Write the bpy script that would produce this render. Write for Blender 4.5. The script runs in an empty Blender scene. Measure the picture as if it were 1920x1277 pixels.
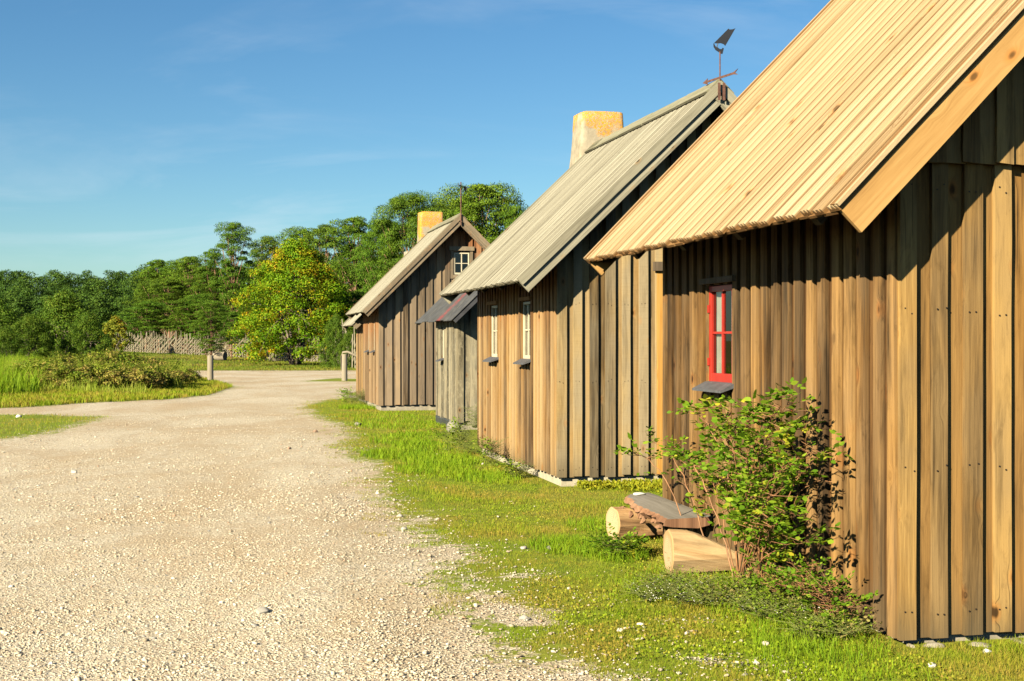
import bpy, math, random
import numpy as np
from mathutils import Vector, Matrix
R = math.radians
scene = bpy.context.scene
COL = scene.collection
rnd = random.Random(7)
prng = random.Random(5)
rng = np.random.default_rng(11)

# ------------------------------------------------------------------ camera, sky, sun
TH = R(12.6)                                   # the row of cabins runs 12.6 degrees left of the view axis
CT, ST = math.cos(TH), math.sin(TH)
cam = bpy.data.cameras.new('camera')
cam.sensor_width = 36.0
cam.lens = 36.0 * 2576 / 1920
cam.clip_start = 0.05
cam.clip_end = 6000
camo = bpy.data.objects.new('camera', cam)
camo.location = (0, 0, 1.6)
camo.rotation_euler = (R(90), 0, 0)
COL.objects.link(camo)
scene.camera = camo
scene.render.resolution_x = 1024
scene.render.resolution_y = 681
scene.render.engine = 'CYCLES'
scene.cycles.diffuse_bounces = 0
scene.view_settings.view_transform = 'Standard'
scene.view_settings.look = 'None'
scene.view_settings.gamma = 1
scene.view_settings.exposure = 1.55

SUN = Vector((1 * CT - 0.8 * ST, 1 * ST + 0.8 * CT, -0.60)).normalized()   # way the light travels
EL = math.asin(-SUN.z)
AZ = math.atan2(-SUN.x, -SUN.y)
sl = bpy.data.lights.new('sun', 'SUN')
sl.energy = 5.0
sl.angle = R(0.5)
sl.color = (1.0, 0.90, 0.68)
so = bpy.data.objects.new('sun', sl)
so.rotation_euler = SUN.to_track_quat('-Z', 'Y').to_euler()
so.location = (-30, -30, 40)
COL.objects.link(so)

world = bpy.data.worlds.new('World')
scene.world = world
world.use_nodes = True
nt = world.node_tree
nt.nodes.clear()
sky = nt.nodes.new('ShaderNodeTexSky')
sky.sky_type = 'NISHITA'
sky.sun_disc = False
sky.sun_elevation = EL
sky.sun_rotation = AZ
sky.air_density = 1.0
sky.dust_density = 0.15
sky.ozone_density = 2.5
bg = nt.nodes.new('ShaderNodeBackground')
bg.inputs['Strength'].default_value = 0.052
wo = nt.nodes.new('ShaderNodeOutputWorld')
tc = nt.nodes.new('ShaderNodeTexCoord')
def cirrus(scale, rot, lo, hi, seed):
    mp = nt.nodes.new('ShaderNodeMapping')
    mp.inputs['Rotation'].default_value = rot
    mp.inputs['Scale'].default_value = scale
    mp.inputs['Location'].default_value = (seed, seed * .7, 0)
    nt.links.new(tc.outputs['Generated'], mp.inputs['Vector'])
    ns = nt.nodes.new('ShaderNodeTexNoise')
    ns.inputs['Scale'].default_value = 1.0
    ns.inputs['Detail'].default_value = 7
    ns.inputs['Roughness'].default_value = 0.6
    ns.inputs['Distortion'].default_value = 0.8
    nt.links.new(mp.outputs[0], ns.inputs['Vector'])
    mr = nt.nodes.new('ShaderNodeMapRange')
    mr.inputs[1].default_value = lo
    mr.inputs[2].default_value = hi
    mr.inputs[3].default_value = 0
    mr.inputs[4].default_value = 1
    nt.links.new(ns.outputs[0], mr.inputs[0])
    return mr.outputs[0]
c1 = cirrus((3, 3, 16), (0, R(14), 0), .44, .74, 3.1)
c2 = cirrus((1.5, 1.5, 5), (0, R(8), 0), .40, .68, 8.7)
mm = nt.nodes.new('ShaderNodeMath'); mm.operation = 'MULTIPLY'
nt.links.new(c1, mm.inputs[0]); nt.links.new(c2, mm.inputs[1])
m2 = nt.nodes.new('ShaderNodeMath'); m2.operation = 'MULTIPLY'; m2.inputs[1].default_value = 0.6
nt.links.new(mm.outputs[0], m2.inputs[0])
mx = nt.nodes.new('ShaderNodeMix'); mx.data_type = 'RGBA'
nt.links.new(m2.outputs[0], mx.inputs[0])
hs = nt.nodes.new('ShaderNodeHueSaturation')
hs.inputs['Saturation'].default_value = 1.18
nt.links.new(sky.outputs[0], hs.inputs['Color'])
tint = nt.nodes.new('ShaderNodeMix'); tint.data_type = 'RGBA'; tint.blend_type = 'MULTIPLY'; tint.inputs[0].default_value = 1.0
tint.inputs[7].default_value = (0.54, 0.70, 0.76, 1)
nt.links.new(hs.outputs[0], tint.inputs[6])
nt.links.new(tint.outputs[2], mx.inputs[6])
mx.inputs[7].default_value = (6.0, 6.4, 6.8, 1)
nt.links.new(mx.outputs[2], bg.inputs[0])
nt.links.new(bg.outputs[0], wo.inputs[0])

# ------------------------------------------------------------------ helpers
def tag(o, label=None, cat=None, group=None, kind=None):
    if label: o['label'] = label
    if cat: o['category'] = cat
    if group: o['group'] = group
    if kind: o['kind'] = kind
    return o
def empty(name, loc, rz=0):
    o = bpy.data.objects.new(name, None)
    o.location = loc
    o.rotation_euler = (0, 0, rz)
    o.empty_display_size = 0.2
    COL.objects.link(o)
    return o
def W(s, L, z=0.0):            # along the row, away from the road, up  ->  world
    return Vector((L * CT - s * ST, L * ST + s * CT, z))
def G(px, py):                 # a spot on the flat ground seen at that place of the photograph
    Z = 2576 * 1.6 / (py - 638.5)
    return ((px - 960) / 2576 * Z, Z)
def at(px, Z, z=0.0):
    return Vector(((px - 960) / 2576 * Z, Z, z))

def mesh_np(name, V, F, mat, parent=None, smooth=False, attrs=None):
    V = np.asarray(V, dtype=np.float32).reshape(-1, 3)
    F = np.asarray(F, dtype=np.int32)
    me = bpy.data.meshes.new(name)
    me.vertices.add(len(V))
    me.vertices.foreach_set('co', V.ravel())
    k = F.shape[1]
    me.loops.add(F.size)
    me.loops.foreach_set('vertex_index', F.ravel())
    me.polygons.add(len(F))
    me.polygons.foreach_set('loop_start', np.arange(0, F.size, k, dtype=np.int32))
    me.polygons.foreach_set('loop_total', np.full(len(F), k, dtype=np.int32))
    if smooth: me.polygons.foreach_set('use_smooth', np.ones(len(F), dtype=bool))
    for an, av in (attrs or {}).items():
        a = me.attributes.new(an, 'FLOAT', 'POINT')
        a.data.foreach_set('value', np.asarray(av, dtype=np.float32).ravel())
    me.update(calc_edges=True)
    me.validate()
    me.materials.append(mat)
    o = bpy.data.objects.new(name, me)
    COL.objects.link(o)
    if parent: o.parent = parent
    return o

class MB:
    """collects boards, boxes, tubes; every vertex carries gc = (across, depth, along the grain)"""
    def __init__(s): s.v, s.f, s.g = [], [], []
    def add(s, vs, fs, gs):
        b = len(s.v)
        s.v += [tuple(x) for x in vs]
        s.f += [tuple(i + b for i in f) for f in fs]
        s.g += gs
    def board(s, fr, a0, a1, b0, b1, c0, c1, n=1, wig=0.0, b0r=None, b1r=None):
        """board of frame fr=(O,A,B,C); across a0..a1, along b0..b1 (right edge b0r..b1r), thick c0..c1"""
        O, A, B, C = fr
        b0r = b0 if b0r is None else b0r
        b1r = b1 if b1r is None else b1r
        oa, ob = rnd.uniform(0, 60), rnd.uniform(0, 60)
        vs, gs, fs = [], [], []
        for i in range(n + 1):
            t = i / n
            bl = b0 + (b1 - b0) * t
            br = b0r + (b1r - b0r) * t
            wl, wr = rnd.uniform(-wig, wig), rnd.uniform(-wig, wig)
            wc = rnd.uniform(-wig, wig) * .6
            for a, b, c in ((a0 + wl, bl, c0), (a1 + wr, br, c0), (a1 + wr, br, c1 + wc), (a0 + wl, bl, c1 + wc)):
                vs.append(O + A * a + B * b + C * c)
                gs.append((a + oa, c, b + ob))
        for i in range(n):
            q = i * 4
            for k in range(4):
                fs.append((q + k, q + (k + 1) % 4, q + 4 + (k + 1) % 4, q + 4 + k))
        fs.append((3, 2, 1, 0)); q = n * 4; fs.append((q, q + 1, q + 2, q + 3))
        s.add(vs, fs, gs)
    def prism(s, fr, prof, b0, b1, jit=0):
        O, A, B, C = fr
        oa, ob = rnd.uniform(0, 60), rnd.uniform(0, 60)
        n = len(prof)
        vs, gs = [], []
        b0 += rnd.uniform(-jit, jit)
        for b in (b0, b1):
            for a, c in prof:
                vs.append(O + A * a + B * b + C * c); gs.append((a + oa, c, b + ob))
        fs = [(i, (i + 1) % n, n + (i + 1) % n, n + i) for i in range(n)]
        fs += [tuple(range(n - 1, -1, -1)), tuple(range(n, 2 * n))]
        s.add(vs, fs, gs)
    def box(s, x0, x1, y0, y1, z0, z1):
        s.board((Vector((0, 0, 0)), Vector((1, 0, 0)), Vector((0, 0, 1)), Vector((0, 1, 0))), x0, x1, z0, z1, y0, y1)
    def tube(s, pts, rad, n=8, cap=True):
        pts = [Vector(p) for p in pts]
        if not hasattr(rad, '__len__'): rad = [rad] * len(pts)
        vs, gs, fs = [], [], []
        oa = rnd.uniform(0, 60); run = rnd.uniform(0, 60)
        for i, p in enumerate(pts):
            d = (pts[min(i + 1, len(pts) - 1)] - pts[max(i - 1, 0)]).normalized()
            ref = Vector((0, 0, 1)) if abs(d.z) < .9 else Vector((1, 0, 0))
            x = d.cross(ref).normalized(); y = d.cross(x)
            if i: run += (p - pts[i - 1]).length
            for k in range(n):
                a = 2 * math.pi * k / n
                vs.append(p + (x * math.cos(a) + y * math.sin(a)) * rad[i])
                gs.append((oa + abs(a - math.pi) * rad[i], 0, run))
        for i in range(len(pts) - 1):
            for k in range(n):
                fs.append((i * n + k, i * n + (k + 1) % n, (i + 1) * n + (k + 1) % n, (i + 1) * n + k))
        if cap:
            fs.append(tuple(range(n - 1, -1, -1))); q = (len(pts) - 1) * n; fs.append(tuple(range(q, q + n)))
        s.add(vs, fs, gs)
    def build(s, name, mat, parent=None, smooth=False, bevel=0):
        me = bpy.data.meshes.new(name)
        me.from_pydata(s.v, [], s.f)
        a = me.attributes.new('gc', 'FLOAT_VECTOR', 'POINT')
        a.data.foreach_set('vector', np.asarray(s.g, dtype=np.float32).ravel())
        if smooth: me.polygons.foreach_set('use_smooth', np.ones(len(me.polygons), dtype=bool))
        me.materials.append(mat)
        o = bpy.data.objects.new(name, me)
        COL.objects.link(o)
        if parent: o.parent = parent
        if bevel:
            m = o.modifiers.new('bevel', 'BEVEL'); m.width = bevel; m.segments = 2; m.limit_method = 'ANGLE'
        return o

# ------------------------------------------------------------------ materials
class NT:
    def __init__(s, name):
        s.m = bpy.data.materials.new(name); s.m.use_nodes = True
        s.t = s.m.node_tree; s.t.nodes.clear()
        s.out = s.t.nodes.new('ShaderNodeOutputMaterial')
    def n(s, typ, ins=None, **kw):
        nd = s.t.nodes.new('ShaderNode' + typ)
        for k, v in kw.items(): setattr(nd, k, v)
        for k, v in (ins or {}).items():
            if isinstance(v, bpy.types.NodeSocket): s.t.links.new(v, nd.inputs[k])
            else:
                if isinstance(v, tuple) and len(v) == 3 and nd.inputs[k].type == 'RGBA': v = v + (1,)
                nd.inputs[k].default_value = v
        return nd
    def math(s, op, a, b=0.0, c=None):
        d = {0: a, 1: b}
        if c is not None: d[2] = c
        return s.n('Math', d, operation=op).outputs[0]
    def noise(s, vec, scale=1, detail=4, rough=.5, dist=0, col=False):
        nd = s.n('TexNoise', {'Vector': vec, 'Scale': scale, 'Detail': detail, 'Roughness': rough, 'Distortion': dist})
        return nd.outputs[1 if col else 0]
    def mapv(s, vec, scale=(1, 1, 1), loc=(0, 0, 0)):
        return s.n('Mapping', {'Vector': vec, 'Scale': scale, 'Location': loc}).outputs[0]
    def mr(s, v, a, b, c=0.0, d=1.0, smooth=False):
        return s.n('MapRange', {0: v, 1: a, 2: b, 3: c, 4: d}, interpolation_type='SMOOTHSTEP' if smooth else 'LINEAR').outputs[0]
    def mix(s, f, a, b, mode='MIX'):
        nd = s.n('Mix', data_type='RGBA', blend_type=mode)
        for k, v in ((0, f), (6, a), (7, b)):
            if isinstance(v, bpy.types.NodeSocket): s.t.links.new(v, nd.inputs[k])
            else: nd.inputs[k].default_value = (v + (1,)) if isinstance(v, tuple) else v
        return nd.outputs[2]
    def ramp(s, f, stops):
        nd = s.n('ValToRGB', {0: f})
        cr = nd.color_ramp
        while len(cr.elements) < len(stops): cr.elements.new(.5)
        for e, (p, c) in zip(cr.elements, stops):
            e.position = p; e.color = c + (1,)
        return nd.outputs[0]
    def bump(s, h, strength=.3, dist=.01):
        return s.n('Bump', {'Height': h, 'Strength': strength, 'Distance': dist}).outputs[0]
    def bsdf(s, col, rough=.8, normal=None, spec=.3, metal=0):
        d = {'Base Color': col, 'Roughness': rough, 'Specular IOR Level': spec, 'Metallic': metal}
        if normal is not None: d['Normal'] = normal
        nd = s.n('BsdfPrincipled', d)
        s.t.links.new(nd.outputs[0], s.out.inputs[0])
        return nd
    def surf(s, sock): s.t.links.new(sock, s.out.inputs[0]); return s.m
    def rand(s): return s.n('NewGeometry').outputs['Random Per Island']
    def obj(s): return s.n('TexCoord').outputs['Object']

def wood(name, dark, mid, light, streak=.5, grey=None, grey_amt=0, orange=None, oz=(1.2, 2.4), fine=30, knots=True, var=.35, lichen=None, lichen_amt=0, bump=.35, saw=0, stain=0, recess=None, dirt=0):
    t = NT(name)
    gc = t.n('Attribute', attribute_name='gc').outputs['Vector']
    rand = t.rand()
    # knots push the grain aside
    kv = t.n('TexVoronoi', {'Vector': t.mapv(gc, (1, 0, .55)), 'Scale': 5.6, 'Randomness': 1.0}, feature='F1').outputs['Distance']
    push = t.mr(kv, 0, .30, .05, 0, True)
    sx = t.n('CombineXYZ', {0: push, 2: 0.0}).outputs[0]
    gv = t.n('VectorMath', {0: gc, 1: sx}, operation='ADD').outputs[0]
    f1 = t.noise(t.mapv(gv, (fine, fine, 1.0)), 1.6, 6, .62, .4)
    f2 = t.noise(t.mapv(gv, (9, 9, .55)), 1.0, 4, .6, .8)
    f3 = t.noise(t.mapv(gc, (2.0, 2.0, 1.1)), 1.3, 3, .55)
    f4 = t.noise(t.mapv(gv, (fine * 3.2, fine * 3.2, 2.2)), 1.3, 5, .7)
    tone = t.math('ADD', t.math('ADD', t.math('MULTIPLY', f1, .40), t.math('MULTIPLY', f4, .35)), t.math('MULTIPLY', t.math('SUBTRACT', f2, .10), streak))
    tone = t.math('ADD', tone, t.math('MULTIPLY', t.math('SUBTRACT', rand, .5), var))
    tone = t.mr(tone, .22 + streak * .13, .50 + streak * .62)
    col = t.ramp(tone, [(0.12, dark), (.47, mid), (.86, light)])
    if grey:
        gf = t.mr(t.math('ADD', f3, t.math('MULTIPLY', t.math('FRACT', t.math('MULTIPLY', rand, 7.31)), .35)), .45, .75, 0, grey_amt)
        gcol = t.ramp(tone, [(0, tuple(x * .45 for x in grey)), (.5, grey), (1, tuple(min(1, x * 1.35) for x in grey))])
        col = t.mix(gf, col, gcol)
    if orange:
        z = t.n('SeparateXYZ', {0: t.obj()}).outputs[2]
        of = t.mr(t.math('ADD', z, t.math('MULTIPLY', f2, .6)), oz[0] + .3, oz[1] + .3, 0, .85)
        oc = t.ramp(tone, [(0, tuple(x * .5 for x in orange)), (1, tuple(x * 1.25 for x in orange))])
        col = t.mix(of, col, oc)
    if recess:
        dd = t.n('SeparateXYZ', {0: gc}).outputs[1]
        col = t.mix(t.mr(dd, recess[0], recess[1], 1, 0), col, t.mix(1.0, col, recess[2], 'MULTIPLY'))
    if stain:
        crk = t.mr(t.noise(t.mapv(gv, (70, 70, .8), (3, 1, 7)), 1.0, 3, .6), .66, .70, 0, .85 * min(1, stain + .2))
        col = t.mix(crk, col, tuple(x * .5 for x in dark))
        sf = t.mr(t.noise(t.mapv(gc, (5, 5, .5), (9, 3, 2)), 1.7, 5, .65, .6), .52, .72, 0, stain)
        col = t.mix(sf, col, tuple(x * .55 for x in dark))
        bl = t.mr(t.noise(t.mapv(gc, (9, 9, 2.2), (4, 8, 1)), 1.4, 6, .7, 1.2), .55, .68, 0, min(1, stain * .9))
        col = t.mix(bl, col, t.mix(.5, col, dark))
    if dirt:
        zz = t.n('SeparateXYZ', {0: t.obj()}).outputs[2]
        df = t.mr(t.math('ADD', zz, t.math('MULTIPLY', f2, .45)), .28, .55, dirt, 0)
        col = t.mix(df, col, (.075, .062, .036))
    if knots:
        kn = t.mr(kv, .05, .125, 1, 0, True)
        pick = t.n('TexVoronoi', {'Vector': t.mapv(gc, (1, 0, .55)), 'Scale': 5.6, 'Randomness': 1.0}, feature='F1').outputs['Color']
        pk = t.math('GREATER_THAN', t.n('SeparateColor', {0: pick}).outputs[0], .32)
        halo = t.math('MULTIPLY', t.mr(kv, .08, .24, .55, 0, True), pk)
        col = t.mix(halo, col, t.mix(1.0, col, (1.25, .80, .45), 'MULTIPLY'))
        col = t.mix(t.math('MULTIPLY', t.math('MULTIPLY', kn, pk), .9), col, tuple(x * .45 for x in dark))
    if lichen:
        lf = t.mr(t.noise(t.mapv(t.obj(), (7, 7, 4)), 2.0, 8, .72), .52, .62, 0, lichen_amt)
        col = t.mix(lf, col, lichen)
    h = t.math('ADD', t.math('ADD', f1, t.math('MULTIPLY', f4, .6)), t.math('MULTIPLY', f2, .4))
    if saw:
        sw = t.noise(t.mapv(gc, (3, 3, 140)), 1.0, 2, .5)
        h = t.math('ADD', h, t.math('MULTIPLY', sw, saw))
        col = t.mix(t.mr(sw, .35, .5, saw * .35, 0), col, tuple(x * .5 for x in mid))
    t.bsdf(col, .82, t.bump(h, bump, .006), .18)
    return t.m

def plain(name, c, rough=.6, metal=0, var=.15, scale=6, spec=.4, bump=0):
    t = NT(name)
    n = t.noise(t.obj(), scale, 5, .6)
    col = t.mix(t.mr(n, .3, .7), tuple(x * (1 - var) for x in c), tuple(min(1, x * (1 + var)) for x in c))
    t.bsdf(col, rough, t.bump(n, bump, .01) if bump else None, spec, metal)
    return t.m

M = {}
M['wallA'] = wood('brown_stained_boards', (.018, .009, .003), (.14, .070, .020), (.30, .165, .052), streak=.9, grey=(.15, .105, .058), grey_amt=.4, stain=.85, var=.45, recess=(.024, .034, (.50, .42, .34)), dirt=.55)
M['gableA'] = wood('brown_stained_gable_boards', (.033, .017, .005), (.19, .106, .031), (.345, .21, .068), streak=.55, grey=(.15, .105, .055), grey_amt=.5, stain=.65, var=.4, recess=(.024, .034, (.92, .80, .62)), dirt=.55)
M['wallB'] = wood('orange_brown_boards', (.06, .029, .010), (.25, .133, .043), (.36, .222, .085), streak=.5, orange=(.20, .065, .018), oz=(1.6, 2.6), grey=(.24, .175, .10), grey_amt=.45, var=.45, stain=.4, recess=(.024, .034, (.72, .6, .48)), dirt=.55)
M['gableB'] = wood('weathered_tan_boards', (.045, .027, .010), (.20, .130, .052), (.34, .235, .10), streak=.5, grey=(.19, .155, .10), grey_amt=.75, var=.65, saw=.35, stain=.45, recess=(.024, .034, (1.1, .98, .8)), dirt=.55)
M['wallC'] = wood('grey_brown_boards', (.045, .030, .017), (.17, .118, .068), (.29, .205, .12), streak=.55, grey=(.15, .112, .075), grey_amt=.85, stain=.3, orange=(.32, .10, .022), oz=(3.2, 4.2), var=.5)
M['streetC'] = wood('pale_red_brown_boards', (.08, .048, .024), (.20, .128, .066), (.29, .195, .105), streak=.4, orange=(.27, .11, .035), oz=(1.4, 2.2), var=.3)
M['wallS'] = wood('old_grey_lichen_boards', (.018, .014, .008), (.14, .112, .064), (.32, .265, .165), streak=.95, grey=(.13, .12, .09), grey_amt=.6, var=.6, lichen=(.30, .255, .16), lichen_amt=.55, bump=.7, stain=.8)
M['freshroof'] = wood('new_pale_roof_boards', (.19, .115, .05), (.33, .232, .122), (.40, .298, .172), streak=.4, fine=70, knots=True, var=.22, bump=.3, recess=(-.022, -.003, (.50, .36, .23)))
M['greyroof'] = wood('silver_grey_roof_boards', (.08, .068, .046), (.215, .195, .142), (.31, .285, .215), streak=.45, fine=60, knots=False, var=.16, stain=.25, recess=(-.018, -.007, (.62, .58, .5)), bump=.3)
M['moss'] = wood('mossy_ridge_board', (.06, .052, .033), (.16, .145, .095), (.24, .22, .15), streak=.6, var=.3, lichen=(.13, .14, .05), lichen_amt=.5, knots=False)
M['verge_new'] = wood('new_orange_plank', (.20, .10, .03), (.34, .19, .062), (.43, .26, .095), streak=.5, fine=16, var=.1, bump=.15)
M['verge_grey'] = wood('grey_verge_plank', (.08, .07, .048), (.21, .19, .135), (.29, .27, .20), streak=.6, var=.3)
M['verge_brown'] = wood('brown_verge_plank', (.05, .037, .025), (.14, .108, .07), (.21, .165, .11), streak=.6, var=.3, lichen=(.34, .2, .1), lichen_amt=.3)
M['door_new'] = wood('fresh_orange_trim', (.18, .08, .02), (.36, .18, .04), (.42, .24, .07), streak=.4, var=.1)
M['timber_dark'] = wood('dark_old_timber', (.02, .015, .01), (.07, .052, .033), (.14, .10, .066), streak=.6)
M['log_rough'] = wood('torn_orange_log', (.06, .028, .012), (.26, .135, .055), (.42, .27, .13), streak=1.0, fine=12, var=.1, stain=.75, bump=1.0)
M['log'] = wood('pale_stripped_log', (.10, .05, .02), (.33, .205, .095), (.47, .34, .18), streak=.8, fine=14, var=.1, stain=.55, bump=.8)
M['slab'] = wood('grey_slab_wood', (.06, .05, .038), (.17, .148, .115), (.25, .22, .18), streak=.6, fine=18, var=.1)
M['bollard'] = wood('weathered_round_post', (.10, .08, .052), (.215, .18, .125), (.28, .24, .175), streak=.4, knots=False, var=.1)
M['stake'] = wood('pale_fence_stakes', (.09, .078, .05), (.20, .172, .115), (.29, .25, .17), streak=.4, knots=False, var=.8)
M['white'] = plain('cream_window_paint', (.44, .385, .27), .5)
M['red'] = plain('red_window_paint', (.30, .020, .011), .45, var=.12)
M['curtain'] = plain('pale_curtain', (.78, .72, .56), .9)
M['slate'] = plain('dark_slate_sill', (.075, .075, .08), .5, var=.3, scale=20)
M['iron'] = plain('black_iron', (.012, .013, .018), .5, .3)
M['rust'] = plain('rusty_iron', (.11, .052, .035), .8, .2, var=.4, scale=30)
M['nail'] = plain('nail_heads', (.03, .02, .015), .6, .3)
M['sheet'] = plain('dark_base_sheet', (.055, .055, .06), .45, .3, var=.3)
M['inner'] = plain('dark_interior', (.05, .04, .03), .9)

def glass_mat():
    t = NT('window_glass')
    fr = t.n('Fresnel', {'IOR': 1.5}).outputs[0]
    tr = t.n('BsdfTransparent', {'Color': (.96, .98, .96, 1)}).outputs[0]
    gl = t.n('BsdfGlossy', {'Color': (1, 1, 1, 1), 'Roughness': .02}).outputs[0]
    f = t.math('ADD', t.math('MULTIPLY', fr, .75), .02)
    return t.surf(t.n('MixShader', {0: f, 1: tr, 2: gl}).outputs[0])
M['glass'] = glass_mat()

def concrete_mat(name, base, lo):
    base = tuple(x * .72 for x in base)
    t = NT(name)
    p = t.obj()
    n = t.noise(p, 5, 8, .65)
    n2 = t.noise(p, 1.3, 4, .5)
    col = t.mix(t.mr(n, .35, .7), tuple(x * lo for x in base), base)
    col = t.mix(t.mr(n2, .5, .7, 0, .5), col, (.30, .25, .15))
    t.bsdf(col, .9, t.bump(n, .6, .02), .2)
    return t.m
M['plinth'] = concrete_mat('pale_plinth', (.62, .54, .38), .65)
M['stonebase'] = concrete_mat('stone_footing', (.48, .42, .32), .5)

def chimney_mat(name, amt):
    t = NT(name)
    p = t.obj()
    n = t.noise(p, 6, 8, .65)
    col = t.mix(t.mr(n, .3, .7), (.20, .165, .115), (.36, .31, .22))
    v = t.n('TexVoronoi', {'Vector': t.n('VectorMath', {0: p, 1: t.noise(p, 9, 3, .5, 0, True)}, operation='ADD').outputs[0], 'Scale': 21.0}, feature='F1').outputs['Distance']
    z = t.n('SeparateXYZ', {0: p}).outputs[2]
    big = t.math('ADD', t.noise(p, 2.3, 4, .6), t.mr(z, 3.7, 4.8, -.25, .10))
    spots = t.math('MULTIPLY', t.mr(v, .42 + amt * 1.6, .50 + amt * 1.6, 1, 0), t.mr(big, .53 - amt, .60 - amt, 0, 1))
    oc = t.mix(t.mr(t.noise(p, 25, 3, .5), .35, .65), (.55, .20, .008), (.62, .30, .02))
    col = t.mix(spots, col, oc)
    t.bsdf(col, .9, t.bump(t.math('ADD', n, t.math('MULTIPLY', spots, .3)), .6, .02), .15)
    return t.m
M['chimB'] = chimney_mat('plaster_with_some_orange_lichen', .065)
M['chimC'] = chimney_mat('plaster_covered_in_orange_lichen', .10)

def tin_mat():
    t = NT('grey_corrugated_tin')
    p = t.obj()
    sp = t.n('SeparateXYZ', {0: p})
    n = t.noise(t.mapv(p, (3, 3, 3)), 2, 6, .6)
    col = t.mix(t.mr(n, .35, .7), (.05, .049, .047), (.095, .093, .088))
    # rust-red old paint: one sheet
    st = t.math('ABSOLUTE', t.math('SUBTRACT', sp.outputs[1], .75))
    rf = t.math('MULTIPLY', t.mr(t.math('ADD', st, t.math('MULTIPLY', n, .5)), .34, .50, 1, 0), t.mr(t.noise(p, 14, 5, .7), .38, .6))
    col = t.mix(t.math('MULTIPLY', rf, .75), col, (.30, .045, .035))
    t.bsdf(col, .55, None, .35, .15)
    return t.m
M['tin'] = tin_mat()

GRAV = [(0, (.26, .205, .14)), (.25, (.40, .33, .225)), (.6, (.50, .425, .305)), (.88, (.56, .485, .365)), (1, (.66, .60, .48))]
def stone_color(t, f):
    c = t.ramp(f, GRAV)
    odd = t.math('FRACT', t.math('MULTIPLY', f, 37.7))
    c = t.mix(t.mr(odd, .96, .97), c, (.24, .23, .21))
    return t.mix(t.mr(odd, .035, .03), c, (.38, .24, .15))
def gravel_nodes(t, p):
    v1 = t.n('TexVoronoi', {'Vector': p, 'Scale': 38.0}, feature='F1')
    v2 = t.n('TexVoronoi', {'Vector': p, 'Scale': 90.0}, feature='F1')
    r1 = t.n('SeparateColor', {0: v1.outputs['Color']}).outputs[0]
    r2 = t.n('SeparateColor', {0: v2.outputs['Color']}).outputs[1]
    c1 = stone_color(t, r1)
    c2 = stone_color(t, r2)
    pick = t.mr(t.noise(p, 9, 4, .7), .42, .55)
    col = t.mix(pick, c2, c1)
    big = t.noise(t.mapv(p, (.55, .25, 1)), 1.0, 5, .65, .5)
    mid = t.noise(p, 3.5, 5, .7)
    col = t.mix(t.mr(t.math('ADD', big, t.math('MULTIPLY', mid, .35)), .58, .80, 0, .8), col, (.39, .29, .175))
    col = t.mix(t.mr(big, .50, .30, 0, .35), col, (.56, .48, .35))
    h = t.math('ADD', t.mr(v1.outputs['Distance'], 0, .5, 1, 0), t.math('MULTIPLY', t.mr(v2.outputs['Distance'], 0, .5, 1, 0), .5))
    return col, h
def road_mat():
    t = NT('pale_limestone_gravel')
    col, h = gravel_nodes(t, t.obj())
    t.bsdf(col, .95, t.bump(h, .9, .012), .1)
    return t.m
M['road'] = road_mat()
def ground_mat():
    t = NT('short_turf_with_gravel')
    p = t.obj()
    gcol, gh = gravel_nodes(t, p)
    n1 = t.noise(p, .55, 5, .6)
    n2 = t.noise(p, 4.5, 6, .7)
    n3 = t.noise(p, 40, 4, .7)
    col = t.mix(t.mr(n2, .35, .65), (.12, .175, .012), (.235, .28, .02))
    col = t.mix(t.mr(n1, .45, .7, 0, .7), col, (.27, .24, .035))
    col = t.mix(t.mr(t.noise(p, 1.7, 4, .6), .55, .75, 0, .45), col, (.30, .20, .06))
    far = t.mr(t.n('SeparateXYZ', {0: p}).outputs[1], 60, 75)
    fcol = t.mix(t.mr(t.noise(t.mapv(p, (.12, .35, 1)), 1.2, 5, .6), .42, .58), (.12, .135, .022), (.24, .16, .05))
    col = t.mix(far, col, fcol)
    col = t.mix(t.mr(n3, .3, .7, .5, 0), col, (.07, .07, .02))
    g = t.n('Attribute', attribute_name='grass').outputs['Fac']
    thr = t.math('ADD', g, t.math('MULTIPLY', t.math('SUBTRACT', t.math('ADD', t.math('MULTIPLY', n2, .6), t.math('MULTIPLY', t.noise(p, 14, 4, .7), .4)), .5), 1.9))
    f = t.mr(thr, .42, .58)
    c = t.mix(f, gcol, col)
    h = t.math('ADD', t.math('MULTIPLY', gh, t.math('SUBTRACT', 1, f)), t.math('MULTIPLY', n3, f))
    t.bsdf(c, .95, t.bump(h, .9, .012), .1)
    return t.m
M['ground'] = ground_mat()

def stone_mat():
    t = NT('loose_limestone')
    f = t.rand()
    c = stone_color(t, f)
    n = t.noise(t.obj(), 60, 4, .6)
    c = t.mix(t.mr(n, .3, .7, .25, 0), c, (.35, .28, .2))
    t.bsdf(c, .9, None, .15)
    return t.m
M['stones'] = stone_mat()
M['stone'] = concrete_mat('field_stone', (.62, .56, .47), .6)
M['boulder'] = concrete_mat('grey_boulder', (.36, .33, .26), .6)

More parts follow.
